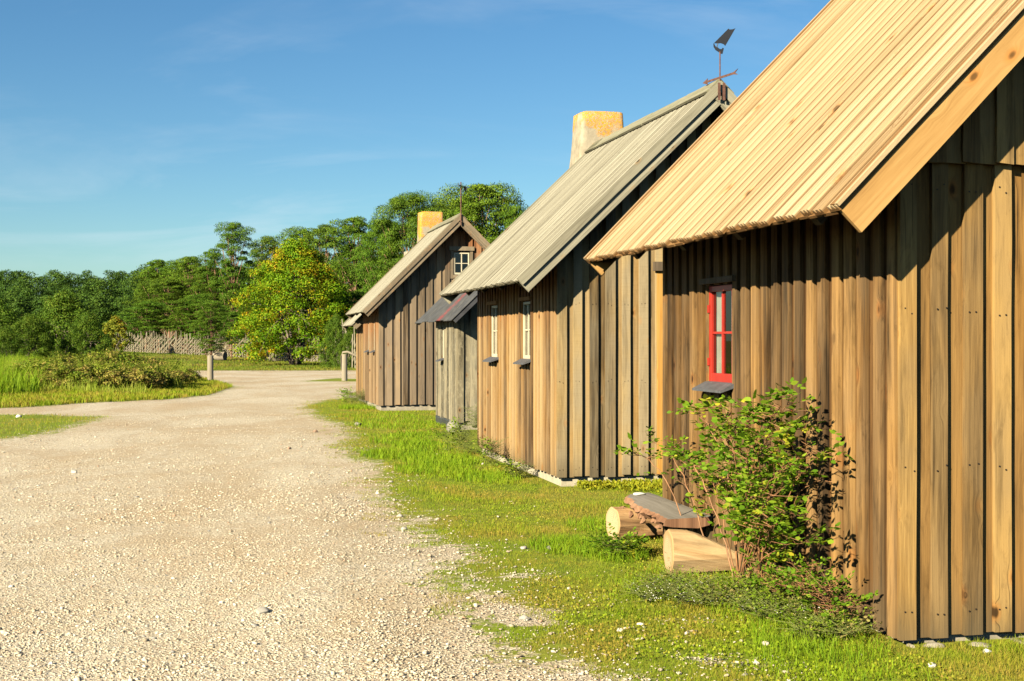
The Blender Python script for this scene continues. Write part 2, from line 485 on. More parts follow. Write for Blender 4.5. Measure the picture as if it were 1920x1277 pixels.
def leaf_mat(name, stops, patch=None, pscale=1.0, plo=.5, phi=.6, transl=.35, objvar=.0, rough=.6, ivar=1.0, spec=.10):
    """stops: ramp over per-leaf random; patch: second set of stops mixed in by noise"""
    t = NT(name)
    r = t.rand()
    p = t.obj()
    r = t.math('ADD', t.math('MULTIPLY', r, ivar * .6), t.math('MULTIPLY', t.mr(t.noise(p, pscale * 1.7, 3, .5), .3, .7), .4))
    c = t.ramp(r, stops)
    if patch:
        c2 = t.ramp(t.math('FRACT', t.math('MULTIPLY', t.rand(), 5.3)), patch)
        w = t.math('ADD', t.noise(p, pscale, 4, .6), t.math('MULTIPLY', t.math('FRACT', t.math('MULTIPLY', t.rand(), 11.9)), .18))
        c = t.mix(t.mr(w, plo, phi), c, c2)
    if objvar:
        orr = t.n('ObjectInfo').outputs['Random']
        c = t.n('HueSaturation', {'Hue': t.math('ADD', .5 - objvar * .03, t.math('MULTIPLY', orr, objvar * .06)), 'Value': t.math('ADD', 1 - objvar * .5, t.math('MULTIPLY', t.math('FRACT', t.math('MULTIPLY', orr, 9.7)), objvar)), 'Color': c}).outputs[0]
    d = t.n('BsdfPrincipled', {'Base Color': c, 'Roughness': rough, 'Specular IOR Level': spec}).outputs[0]
    tr = t.n('BsdfTranslucent', {'Color': t.mix(.6, c, t.mix(1.0, c, (1.3, 1.35, .35), 'MULTIPLY'))}).outputs[0]
    return t.surf(t.n('MixShader', {0: transl, 1: d, 2: tr}).outputs[0])
M['pine'] = leaf_mat('pine_needles', [(0, (.020, .052, .004)), (.45, (.066, .128, .008)), (1, (.155, .225, .018))], pscale=.5, transl=.05, objvar=.35)
M['farpine'] = leaf_mat('far_pine_needles', [(0, (.014, .040, .006)), (.5, (.042, .086, .010)), (1, (.095, .15, .018))], pscale=.2, transl=.08)
M['rowan'] = leaf_mat('autumn_rowan_leaves', [(0, (.05, .14, .005)), (.5, (.13, .25, .008)), (1, (.30, .38, .014))],
                      patch=[(0, (.52, .44, .015)), (.45, (.58, .34, .012)), (.8, (.56, .17, .010)), (1, (.42, .08, .01))], pscale=.8, plo=.59, phi=.85)
M['littlerowan'] = leaf_mat('orange_rowan_leaves', [(0, (.12, .17, .015)), (1, (.30, .30, .03))], patch=[(0, (.34, .20, .02)), (1, (.30, .12, .015))], pscale=.9, plo=.60, phi=.75)
M['decid'] = leaf_mat('green_broad_leaves', [(0, (.028, .072, .005)), (.5, (.075, .14, .010)), (1, (.19, .24, .025))], pscale=.8, transl=.25, objvar=.3)
M['bramble'] = leaf_mat('olive_bramble_leaves', [(0, (.05, .10, .008)), (.5, (.14, .19, .016)), (1, (.27, .28, .035))],
                        patch=[(0, (.26, .17, .05)), (1, (.40, .33, .08))], pscale=1.2, plo=.56, phi=.72, objvar=.3)
M['rose'] = leaf_mat('bright_rose_leaves', [(0, (.045, .12, .006)), (.5, (.13, .235, .012)), (1, (.30, .38, .03))],
                     patch=[(0, (.48, .40, .03)), (1, (.34, .36, .03))], pscale=3.0, plo=.68, phi=.76, transl=.4)
M['grass'] = leaf_mat('lawn_grass', [(0, (.10, .175, .007)), (.5, (.20, .29, .010)), (1, (.34, .38, .024))],
                      patch=[(0, (.31, .28, .025)), (1, (.32, .21, .05))], pscale=1.1, plo=.50, phi=.70, transl=.35)
M['lush'] = leaf_mat('lush_grass', [(0, (.08, .17, .007)), (.5, (.17, .27, .010)), (1, (.29, .36, .02))], pscale=2, transl=.35)
M['weed'] = leaf_mat('weed_leaves', [(0, (.06, .13, .008)), (.5, (.16, .24, .015)), (1, (.30, .34, .03))], patch=[(0, (.25, .2, .06)), (1, (.33, .26, .1))], pscale=3, plo=.6, phi=.7)
M['sedum'] = leaf_mat('yellow_green_stonecrop', [(0, (.14, .18, .01)), (.5, (.25, .26, .014)), (1, (.36, .31, .02))], pscale=3)
M['petal'] = plain('white_petals', (.62, .59, .5), .8)
M['meadow'] = leaf_mat('dry_meadow_grass', [(0, (.14, .18, .015)), (.5, (.25, .24, .03)), (1, (.36, .26, .06))], patch=[(0, (.10, .17, .015)), (1, (.17, .20, .02))], pscale=.12, plo=.5, phi=.6)
M['wild'] = leaf_mat('wild_dry_grass', [(0, (.14, .22, .015)), (.5, (.26, .32, .03)), (1, (.42, .38, .09))], pscale=1.5)
M['stalk'] = plain('green_stalk', (.13, .15, .03), .7, var=.3)
M['fruit'] = plain('red_berries', (.5, .06, .02), .4)
M['bark'] = wood('grey_brown_bark', (.05, .038, .028), (.13, .10, .075), (.22, .175, .13), streak=.9, fine=14, knots=False, bump=.8)
M['pinebark'] = wood('red_pine_bark', (.08, .045, .028), (.20, .11, .065), (.34, .20, .12), streak=.9, fine=10, knots=False, bump=.8)
M['cane'] = plain('reddish_cane', (.25, .12, .05), .6, var=.4, scale=9)
M['bark_edge'] = wood('torn_reddish_bark', (.05, .025, .015), (.17, .085, .045), (.32, .18, .10), streak=1.1, fine=9, knots=False, bump=1.0)
# ------------------------------------------------------------------ numpy value noise and polygon masks
_lat = rng.random((256, 256))
def vnoise(x, y):
    xi = np.floor(x).astype(int); yi = np.floor(y).astype(int)
    fx = x - xi; fy = y - yi
    fx = fx * fx * (3 - 2 * fx); fy = fy * fy * (3 - 2 * fy)
    g = lambda a, b: _lat[a % 256, b % 256]
    return (g(xi, yi) * (1 - fx) + g(xi + 1, yi) * fx) * (1 - fy) + (g(xi, yi + 1) * (1 - fx) + g(xi + 1, yi + 1) * fx) * fy
def fbm(x, y, o=4):
    r = 0; a = .5; t = 0
    for i in range(o):
        r = r + a * vnoise(x * 2 ** i + i * 17.3, y * 2 ** i + i * 9.1); t += a; a *= .5
    return r / t
def sdist(x, y, poly):
    """signed distance, positive inside"""
    x = np.asarray(x, float); y = np.asarray(y, float)
    inside = np.zeros(x.shape, bool); d = np.full(x.shape, 1e9)
    n = len(poly)
    for i in range(n):
        x0, y0 = poly[i]; x1, y1 = poly[(i + 1) % n]
        dx, dy = x1 - x0, y1 - y0
        t = np.clip(((x - x0) * dx + (y - y0) * dy) / (dx * dx + dy * dy + 1e-12), 0, 1)
        d = np.minimum(d, np.hypot(x - x0 - t * dx, y - y0 - t * dy))
        c = ((y0 > y) != (y1 > y)) & (x < (x1 - x0) * (y - y0) / (y1 - y0 + 1e-12) + x0)
        inside ^= c
    return np.where(inside, d, -d)
def cl(v): return np.clip(v, 0, 1)
RIGHT = [G(*p) for p in ((1060, 1277), (985, 1211), (915, 1142), (861, 1099), (809, 1031), (757, 957), (705, 893), (668, 850), (645, 825), (655, 797), (600, 781), (572, 762), (615, 749), (680, 743))] + \
        [tuple(W(41, 3.9)[:2]), tuple(W(60, 12)[:2]), tuple(W(40, 60)[:2]), (60, 3), (.35, 3), (.3, 5.5)]
LEFT = [G(*p) for p in ((-400, 768), (0, 766), (150, 757), (300, 750), (390, 741), (436, 726), (398, 715), (345, 704), (340, 696))] + [(-60, 73), (-90, 60), (-60, 30)]
BAND = [G(*p) for p in ((-400, 838), (0, 826), (100, 814), (215, 782), (100, 776), (-400, 776))]
STRIP = [G(*p) for p in ((560, 715), (690, 716), (700, 711), (630, 709))]
def grass_mask(x, y):
    wob = (fbm(x * 1.1, y * 1.1) - .5) * .7
    r = cl((sdist(x, y, RIGHT) + wob) / .60 * .5 + .5)
    # stony patches near the road edge in the foreground
    edge = sdist(x, y, RIGHT)
    near = cl((13 - y) / 5)
    r = r - .18 * near * cl(1 - np.abs(edge - .7) / .7) - .42 * near * cl((fbm(x * 1.9, y * 1.9) - .50) * 6) * cl(1.15 - edge / 1.7) * (edge > 0)
    ysc = 1 + np.maximum(y - 25, 0) * .03
    l = cl((sdist(x, y, LEFT) + wob) / ysc * .6 + .5)
    b = cl(sdist(x, y, BAND) / 1.6 + .5) * .85
    s = cl(sdist(x, y, STRIP) / .6 + .5) * .8
    f = cl((y - 73 + wob * 3) / 2.5 * .5 + .5)
    return cl(np.maximum.reduce([r, l, b, s, f]))
def height(x, y):
    h = (fbm(x * .5, y * .5, 3) - .5) * .05 + (fbm(x * 3, y * 3, 3) - .5) * .012
    m = sdist(x, y, LEFT)
    h = h + .18 * cl(m / 6) * cl((75 - y) / 15)
    h = h * cl((90 - y) / 25)
    h = h + .6 * cl((y - 82) / 26) * cl((-x - 10) / 22)
    # level footing along the cabins
    L = x * CT + y * ST
    h = np.where(L > 3.2, h * .3, h)
    return h

def gz(v): return float(height(np.array([v.x]), np.array([v.y]))[0])
def lin(a, b, st): return list(np.arange(a, b, st))
gx = np.array([-1500, -700, -350, -200, -140, -100, -75, -60, -48, -40, -34, -29] + lin(-25, -12, .5) + lin(-12, 6, .12) + lin(6, 16, .5) + [18, 22, 28, 36, 50, 75, 110, 180, 350, 800, 1500])
gy = np.array([-40, -15, -4, 0, 2, 3.5, 4.5] + lin(5, 20, .12) + lin(20, 42, .25) + lin(42, 80, .8) + [82, 84, 86, 88, 91, 94, 97, 100, 104, 108, 115, 125, 140, 180, 260, 400, 700, 1300, 3000])
XX, YY = np.meshgrid(gx, gy)
GM = grass_mask(XX, YY)
HH = height(XX, YY)
nx, ny = len(gx), len(gy)
Vg = np.stack([XX, YY, HH], -1).reshape(-1, 3)
idx = np.arange(nx * ny).reshape(ny, nx)
Q = np.stack([idx[:-1, :-1], idx[:-1, 1:], idx[1:, 1:], idx[1:, :-1]], -1).reshape(-1, 4)
o = mesh_np('ground', Vg, Q, M['ground'], smooth=True, attrs={'grass': GM})
tag(o, kind='structure')
# the road: the fully gravelled cells, a sheet 4 mm higher
gm = GM.reshape(-1)
inreg = (Vg[:, 1] > -3) & (Vg[:, 1] < 75) & (Vg[:, 0] > -60) & (Vg[:, 0] < 20)
sel = np.all((gm[Q] < .04) & inreg[Q], axis=1)
Qr = Q[sel]
u, inv = np.unique(Qr, return_inverse=True)
cnt = np.bincount(inv.ravel(), minlength=len(u))
off = np.where(cnt < 4, .0006, .004)[:, None] * np.array([[0, 0, 1.0]])
o = mesh_np('gravel_road', Vg[u] + off, inv.reshape(-1, 4), M['road'], smooth=True)
tag(o, kind='structure')

# ------------------------------------------------------------------ loose gravel, real stones
def ico():
    p = (1 + 5 ** .5) / 2
    v = np.array([(-1, p, 0), (1, p, 0), (-1, -p, 0), (1, -p, 0), (0, -1, p), (0, 1, p), (0, -1, -p), (0, 1, -p), (p, 0, -1), (p, 0, 1), (-p, 0, -1), (-p, 0, 1)], float)
    v /= np.linalg.norm(v[0])
    f = np.array([(0, 11, 5), (0, 5, 1), (0, 1, 7), (0, 7, 10), (0, 10, 11), (1, 5, 9), (5, 11, 4), (11, 10, 2), (10, 7, 6), (7, 1, 8), (3, 9, 4), (3, 4, 2), (3, 2, 6), (3, 6, 8), (3, 8, 9), (4, 9, 5), (2, 4, 11), (6, 2, 10), (8, 6, 7), (9, 8, 1)])
    return v, f
ICV, ICF = ico()
def stones(name, x, y, size, mat, sink=.3):
    n = len(x)
    sc = size[:, None] * rng.uniform([.7, .6, .3], [1.35, 1.15, .65], (n, 3)) * .5
    v = ICV[None] * rng.uniform(.72, 1.25, (n, 12, 1)) * sc[:, None, :]
    a = rng.uniform(0, 6.283, n); ti = rng.uniform(-.5, .5, n)
    c, s_ = np.cos(ti)[:, None], np.sin(ti)[:, None]
    vy, vz = v[..., 1] * c - v[..., 2] * s_, v[..., 1] * s_ + v[..., 2] * c
    c, s_ = np.cos(a)[:, None], np.sin(a)[:, None]
    vx, vy = v[..., 0] * c - vy * s_, v[..., 0] * s_ + vy * c
    z = height(x, y)
    P = np.stack([vx + x[:, None], vy + y[:, None], vz + (z + sc[:, 2] * (1 - sink) + .003)[:, None]], -1)
    F = (ICF[None] + (np.arange(n) * 12)[:, None, None]).reshape(-1, 3)
    return mesh_np(name, P.reshape(-1, 3), F, mat)
def view_pts(n, y0, y1, pw=1.0, xm=960, margin=80):
    """random ground spots inside the view wedge, density falling with distance"""
    u = rng.random(n)
    y = y0 * (y1 / y0) ** u if pw == 1 else (y0 ** (1 - pw) + u * (y1 ** (1 - pw) - y0 ** (1 - pw))) ** (1 / (1 - pw))
    x = (rng.random(n) * (1920 + 2 * margin) - margin - 960) / 2576 * y
    return x, y
x, y = view_pts(200000, 6.2, 30, 1.6)
g = grass_mask(x, y)
L_ = x * CT + y * ST
keep = (rng.random(len(x)) > g * 1.15) & (L_ < 3.5) & (rng.random(len(x)) < np.clip((fbm(x * 1.6, y * .9) - .24) * 2.6, .35, .95))
x, y, g = x[keep], y[keep], g[keep]
size = np.exp(rng.normal(math.log(.0098), .42, len(x))) * np.where(y > 12, 1.3, 1)
size = np.clip(size, .005, .045)
o = stones('loose_gravel', x, y, size, M['stones'], .55)
tag(o, 'loose limestone chips lying all over the pale gravel road', 'gravel', kind='stuff')
print('stones', len(x))
# pale pebbles among the turf
x, y = view_pts(9000, 6.2, 25, 1.6)
g = grass_mask(x, y); e = sdist(x, y, RIGHT); L_ = x * CT + y * ST
keep = (g > .2) & (L_ < 3.5) & (e > -.3) & (rng.random(len(x)) < np.clip(.30 - e * .16, .01, 1) * (fbm(x * 1.5, y * 1.5) > .42))
o = stones('pebbles', x[keep], y[keep], np.clip(np.exp(rng.normal(math.log(.019), .45, keep.sum())), .01, .07), M['stones'], .2)
tag(o, 'white pebbles scattered through the turf beside the road', 'pebbles', kind='stuff')

# ------------------------------------------------------------------ grass blades
def blades(name, x, y, h, w, mat, lean=.5, z=None, parent=None):
    n = len(x)
    z = height(x, y) if z is None else z
    a = rng.uniform(0, 6.283, n); fa = rng.uniform(0, 6.283, n)
    ln = h * rng.uniform(.1, lean, n)
    dx, dy = np.cos(a) * ln, np.sin(a) * ln
    sx, sy = np.cos(fa) * w / 2, np.sin(fa) * w / 2
    P = np.zeros((n, 5, 3))
    P[:, 0] = np.stack([x - sx, y - sy, z - .005], -1)
    P[:, 1] = np.stack([x + sx, y + sy, z - .005], -1)
    P[:, 2] = np.stack([x + dx * .35 + sx * .8, y + dy * .35 + sy * .8, z + h * .6], -1)
    P[:, 3] = np.stack([x + dx * .35 - sx * .8, y + dy * .35 - sy * .8, z + h * .6], -1)
    P[:, 4] = np.stack([x + dx, y + dy, z + h], -1)
    b = (np.arange(n) * 5)[:, None, None]
    F = (np.array([(0, 1, 2), (0, 2, 3), (3, 2, 4)])[None] + b).reshape(-1, 3)
    return mesh_np(name, P.reshape(-1, 3), F, mat, parent)
x, y = view_pts(900000, 6.2, 48, 1.25)
g = grass_mask(x, y); L_ = x * CT + y * ST; e = sdist(x, y, RIGHT)
thr = g + (fbm(x * 4.5, y * 4.5) - .5) * 1.6
def in_cabin(x, y):
    L = x * CT + y * ST; s = y * CT - x * ST
    return ((L > 3.55) & (s > 6.55) & (s < 10.4)) | ((L > 3.76) & (s > 14.5) & (s < 23.8)) | ((L > 4.4) & (s > 23.8) & (s < 27)) | ((L > 3.88) & (s > 31)) | (L > 8)
keep = (e > -.5) & (thr > .45) & (rng.random(len(x)) < .75) & ~in_cabin(x, y)
x, y = x[keep], y[keep]
sc = np.clip(y / 9, 1, 3.2)
L_ = L_[keep]
tuft = cl((fbm(x * 1.3 + 5, y * 1.3) - .5) * 5)
wallside = cl((L_ - 2.9) / .6)
tuft = np.maximum(tuft * cl((L_ - 1.6) / .8), wallside * .45 * (fbm(x * 2, y * 2) > .45))
h = rng.uniform(.006, .022, len(x)) * (1 + 1.9 * tuft) * np.where(y > 18, 1.3, 1)
o = blades('short_grass', x, y, h, .0022 * sc, M['grass'], .9)
tag(o, 'short yellowish green turf between the road and the cabins', 'grass', kind='stuff')
print('blades', len(x))
# lush tall tufts
px, py = [], []
for (s0, L0, r, n) in ((18.0, 3.1, .55, 1800), (16.6, 2.75, .5, 1400), (20.3, 3.3, .6, 1200), (15.6, 3.2, .45, 900), (21.5, 3.1, .6, 800), (28, 4.0, 1.2, 900), (25.6, 3.6, .9, 800), (22.8, 3.5, .5, 700),
                       (10.2, 2.75, .32, 1500), (9.75, 2.95, .25, 1300), (8.45, 3.0, .4, 900), (7.6, 3.2, .35, 900), (6.75, 3.15, .35, 1100), (6.2, 3.0, .4, 500), (11.3, 3.3, .3, 800), (32.5, 3.55, .5, 900), (19.0, 2.6, .5, 1300)):
    r_ = r * np.sqrt(rng.random(n)); a = rng.uniform(0, 6.283, n)
    ss, LL = s0 + r_ * np.cos(a) * 1.5, L0 + r_ * np.sin(a)
    px.append(LL * CT - ss * ST); py.append(LL * ST + ss * CT)
x = np.concatenate(px); y = np.concatenate(py)
keep = (x * CT + y * ST) < np.where(y > 23, 4.35, 3.52)
x, y = x[keep], y[keep]
h = rng.uniform(.025, .10, len(x)) * np.where(y > 14, 1.1, .9)
o = blades('lush_grass', x, y, h, .0035 * np.clip(y / 9, 1, 2.6), M['lush'], .8)
tag(o, 'longer bright green grass tufts along the cabin walls', 'grass', kind='stuff')
# verge across the road on the left
def region_pts(n, poly, bb):
    x = rng.uniform(bb[0], bb[1], n); y = rng.uniform(bb[2], bb[3], n)
    k = sdist(x, y, poly) > 0
    return x[k], y[k]
x, y = region_pts(260000, LEFT, (-26, -7, 30, 62))
h = rng.uniform(.05, .16, len(x)); left = cl((-x - y * .375) / 2.0 + 1.5)
o = blades('verge_grass', x, y, h, .016, M['grass'], .8)
tag(o, 'rough grass strip on the far side of the road below the brambles', 'grass', kind='stuff')
TG = [G(*p) for p in ((-250, 757), (0, 752), (70, 748), (110, 720), (60, 700), (-250, 700))]
x, y = region_pts(120000, TG, (-40, -13, 30, 70))
o = blades('tall_grass', x, y, rng.uniform(.35, 1.0, len(x)) * (.5 + .7 * fbm(x * .9, y * .9)), .018, M['lush'], .6)
tag(o, 'tall bright green grass at the left edge of the bramble thicket', 'grass', kind='stuff')
x, y = region_pts(40000, BAND, (-30, -6, 20, 34))
k = rng.random(len(x)) < grass_mask(x, y)
o = blades('thin_grass', x[k], y[k], rng.uniform(.02, .06, k.sum()), .009, M['grass'], .9)
tag(o, 'thin patch of grass growing in the gravel at left', 'grass', kind='stuff')
x = rng.uniform(-45, -5, 70000); y = rng.uniform(73, 118, 70000)
o = blades('meadow_grass', x, y, rng.uniform(.03, .12, len(x)), .03, M['meadow'], .9)
tag(o, 'dry brownish meadow strip in front of the wattle fence', 'grass', kind='stuff')

# ------------------------------------------------------------------ buildings
X, Y, Z = Vector((1, 0, 0)), Vector((0, 1, 0)), Vector((0, 0, 1))
def board_wall(name, fr, a0, a1, zb, top, mat, parent, holes=(), pitch=.19, cov=.10, seg=4, over=(.022, .054), start_over=True, zbj=.012, nails=None):
    """lapped vertical boards: a set-back layer and cover boards; top(a) gives the height of the roof underside"""
    m = MB()
    def run(p0, p1, c0, c1):
        t0, t1 = top(p0), top(p1)
        apex = None
        spans = [(p0, p1)]
        for q0, q1 in spans:
            zz0 = zb + rnd.uniform(-zbj, zbj)
            cuts = [h for h in holes if h[0] < q1 - .002 and h[1] > q0 + .002]
            if not cuts:
                m.board(fr, q0, q1, zz0, top(q0), c0, c1, seg, .0022, zz0, top(q1))
            for h in cuts:
                if q0 < h[0] - .004: m.board(fr, q0, h[0], zz0, top(q0), c0, c1, seg, .001, zz0, top(h[0])); q0 = h[0]
                if q1 > h[1] + .004: m.board(fr, h[1], q1, zz0, top(h[1]), c0, c1, seg, .001, zz0, top(q1)); q1 = h[1]
                m.board(fr, q0, q1, zz0, h[2], c0, c1, max(1, seg // 2), .002)
                if top(q0) > h[3] and top(q1) > h[3]:
                    m.board(fr, q0, q1, h[3], top(q0), c0, c1, 1, .001, h[3], top(q1))
    a = a0
    k = 0
    while a < a1 - .03:
        w = pitch * rnd.uniform(.93, 1.07)
        e = min(a + w, a1)
        c = cov * rnd.uniform(.88, 1.12)
        # cover board first, then the set-back one showing
        run(a, min(a + c, a1), over[0], over[1] + rnd.uniform(-.003, .003))
        run(max(a0, a + c * .5 - .0), min(e + .03, a1 + .0), 0.0 + rnd.uniform(0, .004), over[0] - .001)
        if nails is not None:
            for zn in nails[1]:
                for da in (.022, .06 if rnd.random() < .7 else .075):
                    zz = zn + rnd.uniform(-.02, .02)
                    if zz < top(a + da) - .1:
                        nails[0].board(fr, a + da, a + da + .007, zz, zz + .007, over[1], over[1] + .004)
        a = e
    return m.build(name, mat, parent)

def roof_profile(kind, w):
    if kind == 'new':     # broad cover board with two drip grooves
        return [(0, -.012), (w, -.012), (w, .016), (w - .006, .024), (w - .020, .024), (w - .025, .004), (w - .035, .004), (w - .040, .024),
                (.040, .024), (.035, .004), (.025, .004), (.020, .024), (.006, .024), (0, .016)]
        return [(0, 0), (w, 0), (w, .020), (w - .010, .024), (w - .022, .024), (w - .026, .017), (w - .032, .017), (w - .036, .024),
                (.036, .024), (.032, .017), (.026, .017), (.022, .024), (.010, .024), (0, .020)]
    return [(0, 0), (w, 0), (w, .014), (w - .008, .018), (w - .03, .018), (w - .034, .013), (w - .040, .018), (.04, .018), (.034, .013), (.03, .018), (.008, .018), (0, .014)]

def cabin(p):
    L0, s0, Wd, Ln = p['L'], p['s'], p['W'], p['len']
    eo, gn, gf, He, pit = p['eave'], p['gn'], p['gf'], p['He'], R(p['pitch'])
    tp, cp, sp = math.tan(pit), math.cos(pit), math.sin(pit)
    root = empty(p['name'], W(s0, L0, 0), TH)
    tag(root, p['label'], p['cat'])
    zb = p.get('zb', .06)
    TK = p.get('tk', .075)                        # roof build-up under the top face
    half = Wd / 2 + eo
    sl_ = half / cp
    def topz(x):
        d = x if x < Wd / 2 else Wd - x
        return He + (d + eo) * tp - TK / cp - .005
    seg = p.get('seg', 3)
    frG = (Vector((0, 0, 0)), X, Z, -Y)
    frS = (Vector((0, 0, 0)), Y, Z, -X)
    frF = (Vector((0, Ln, 0)), X, Z, Y)
    frR = (Vector((Wd, 0, 0)), Y, Z, X)
    gholes = p.get('gholes', ())
    nm = (MB(), p['nails']) if p.get('nails') else None
    if p.get('joint'):
        zj = p['joint']
        board_wall('gable_wall', frG, -.052, Wd + .052, zb, lambda a: min(zj + .05, topz(min(max(a, 0), Wd))), p['gmat'], root, gholes, seg=seg, nails=nm)
        # upper boards stand proud and start at the joint
        m = MB(); a = zj_a = (zj - He) / tp - eo + .02
        while a < Wd - zj_a:
            w = .19 * rnd.uniform(.92, 1.08); b = a + w
            for q0, q1, c0, c1 in ((a, a + .1, .072, .094), (a + .05, b + .03, .050, .071)):
                q1 = min(q1, Wd - zj_a)
                if q0 < Wd / 2 < q1: q1m = q1
                if q1 - q0 > .01 and topz(q0) > zj and topz(q1) > zj: m.board(frG, q0, q1, zj + rnd.uniform(-.01, .01), topz(q0), c0, c1, seg, .002, zj, topz(q1))
            a = b
        m.build('upper_gable_wall', p['gmat'], root)
    else:
        board_wall('gable_wall', frG, -.052, Wd + .052, zb, lambda a: topz(min(max(a, 0), Wd)), p['gmat'], root, gholes, seg=seg, nails=nm)
    if nm: nm[0].build('nail_heads', M['nail'], root)['kind'] = 'stuff'
    board_wall('street_wall', frS, .002, Ln, zb, lambda a: topz(-.03), p['smat'], root, p.get('sholes', ()), pitch=p.get('spitch', .17), cov=p.get('scov', .095), seg=seg)
    board_wall('rear_gable_wall', frF, 0, Wd, zb, lambda a: topz(min(max(a, 0), Wd)), p['gmat'], root, seg=1)
    board_wall('back_wall', frR, .002, Ln, zb, lambda a: topz(Wd + .03), p['smat'], root, seg=1)
    # foundation
    m = MB()
    n = max(4, int(Wd / .45))
    m.box(.012, Wd - .012, .012, Ln - .012, -.15, zb + .01)
    f = m.build('foundation', p['fmat'], root)
    # roof: sheathing, set-back boards, cover boards; two slopes
    y0, y1 = -gn, Ln + gf
    sag = p.get('sag', 0)
    m = MB()
    for side in (0, 1):
        if side == 0: fr = (Vector((-eo, 0, He)), Y, Vector((cp, 0, sp)), Vector((-sp, 0, cp)))
        else: fr = (Vector((Wd + eo, 0, He)), Y, Vector((-cp, 0, sp)), Vector((sp, 0, cp)))
        m.board(fr, y0 + .02, y1 - .02, .035, sl_ - .01, -TK, -.045 - (p['rk'] == 'new') * .012)
        a = y0
        pw = p.get('rp', .18)
        while a < y1 - .04:
            w = pw * rnd.uniform(.95, 1.05)
            cw = min(w * (.60 if p['rk'] == 'new' else .64), y1 - a)
            top_c = rnd.uniform(-.002, .002)
            prof = [(a + q, c - .024 + top_c) for q, c in roof_profile(p['rk'], cw)]
            m.prism(fr, prof, rnd.uniform(-.012, .012), sl_)
            m.board(fr, a + cw * .55, min(a + w + .035, y1), rnd.uniform(-.006, .014), sl_ - .004, -.044 - (p['rk'] == 'new') * .012 + rnd.uniform(0, .004), -.0245 - (p['rk'] == 'new') * .0125, 1)
            a += w
    ro = m.build('roof', p['rmat'], root)
    # ridge boards
    m = MB()
    rw = p.get('ridge_w', .16)
    for side in (0, 1):
        if side == 0: fr = (Vector((-eo, 0, He)), Vector((cp, 0, sp)), Y, Vector((-sp, 0, cp)))
        else: fr = (Vector((Wd + eo, 0, He)), Vector((-cp, 0, sp)), Y, Vector((sp, 0, cp)))
        yy = y0
        while yy < y1 - .01:
            ye = min(yy + rnd.uniform(.9, 1.5), y1)
            m.board(fr, sl_ - rw + rnd.uniform(-.008, .008), sl_ + .012, yy, ye, .006, .028 + rnd.uniform(0, .006), 4, .003)
            yy = ye + .002
    m.build('ridge_cap', p['cmat'], ro)
    # bargeboards on both gables
    bw = p.get('bw', .17)
    for side in (0, 1):
        for yy, dr in ((y0, -1), (y1, 1)):
            if side == 0: fr = (Vector((-eo, yy, He)), Vector((-sp, 0, cp)), Vector((cp, 0, sp)), Y * dr)
            else: fr = (Vector((Wd + eo, yy, He)), Vector((sp, 0, cp)), Vector((-cp, 0, sp)), Y * dr)
            m = MB()
            m.board(fr, -bw - .028, -.030, -.002, sl_ + .15 * 0, -.030, -.002, 6, .002)
            if p.get('double'):
                m.board(fr, -.085, .012, .0, sl_ + .0, .001, .024, 6, .002)
                m.board(fr, -bw - .02, -bw + .012, .0, sl_ - .06, .0005, .012, 3, .001)
            m.build('bargeboard', p['bmat'], root)
            if not p.get('double'):
                m = MB()
                m.board(fr, -.012, .010, -.004, sl_, -.06, .020, 5, .002)
                m.build('verge_strip', p['rmat'], root)
    # rafters ends under the eave
    k = 0
    yy = y0 + .55
    while yy < y1 - .3:
        m = MB()
        fr = (Vector((-eo, yy, He)), Y, Vector((cp, 0, sp)), Vector((-sp, 0, cp)))
        m.board(fr, 0, .07, .09, .95, -TK - .09, -TK - .001)
        m.build('rafter_end', M['timber_dark'], root)
        yy += rnd.uniform(1.0, 1.2)
    return root, dict(topz=topz, tp=tp, eo=eo, He=He, Wd=Wd, Ln=Ln, sl=sl_, y0=y0, y1=y1, cp=cp, sp=sp, ridge=He + half * tp, rx=Wd / 2)

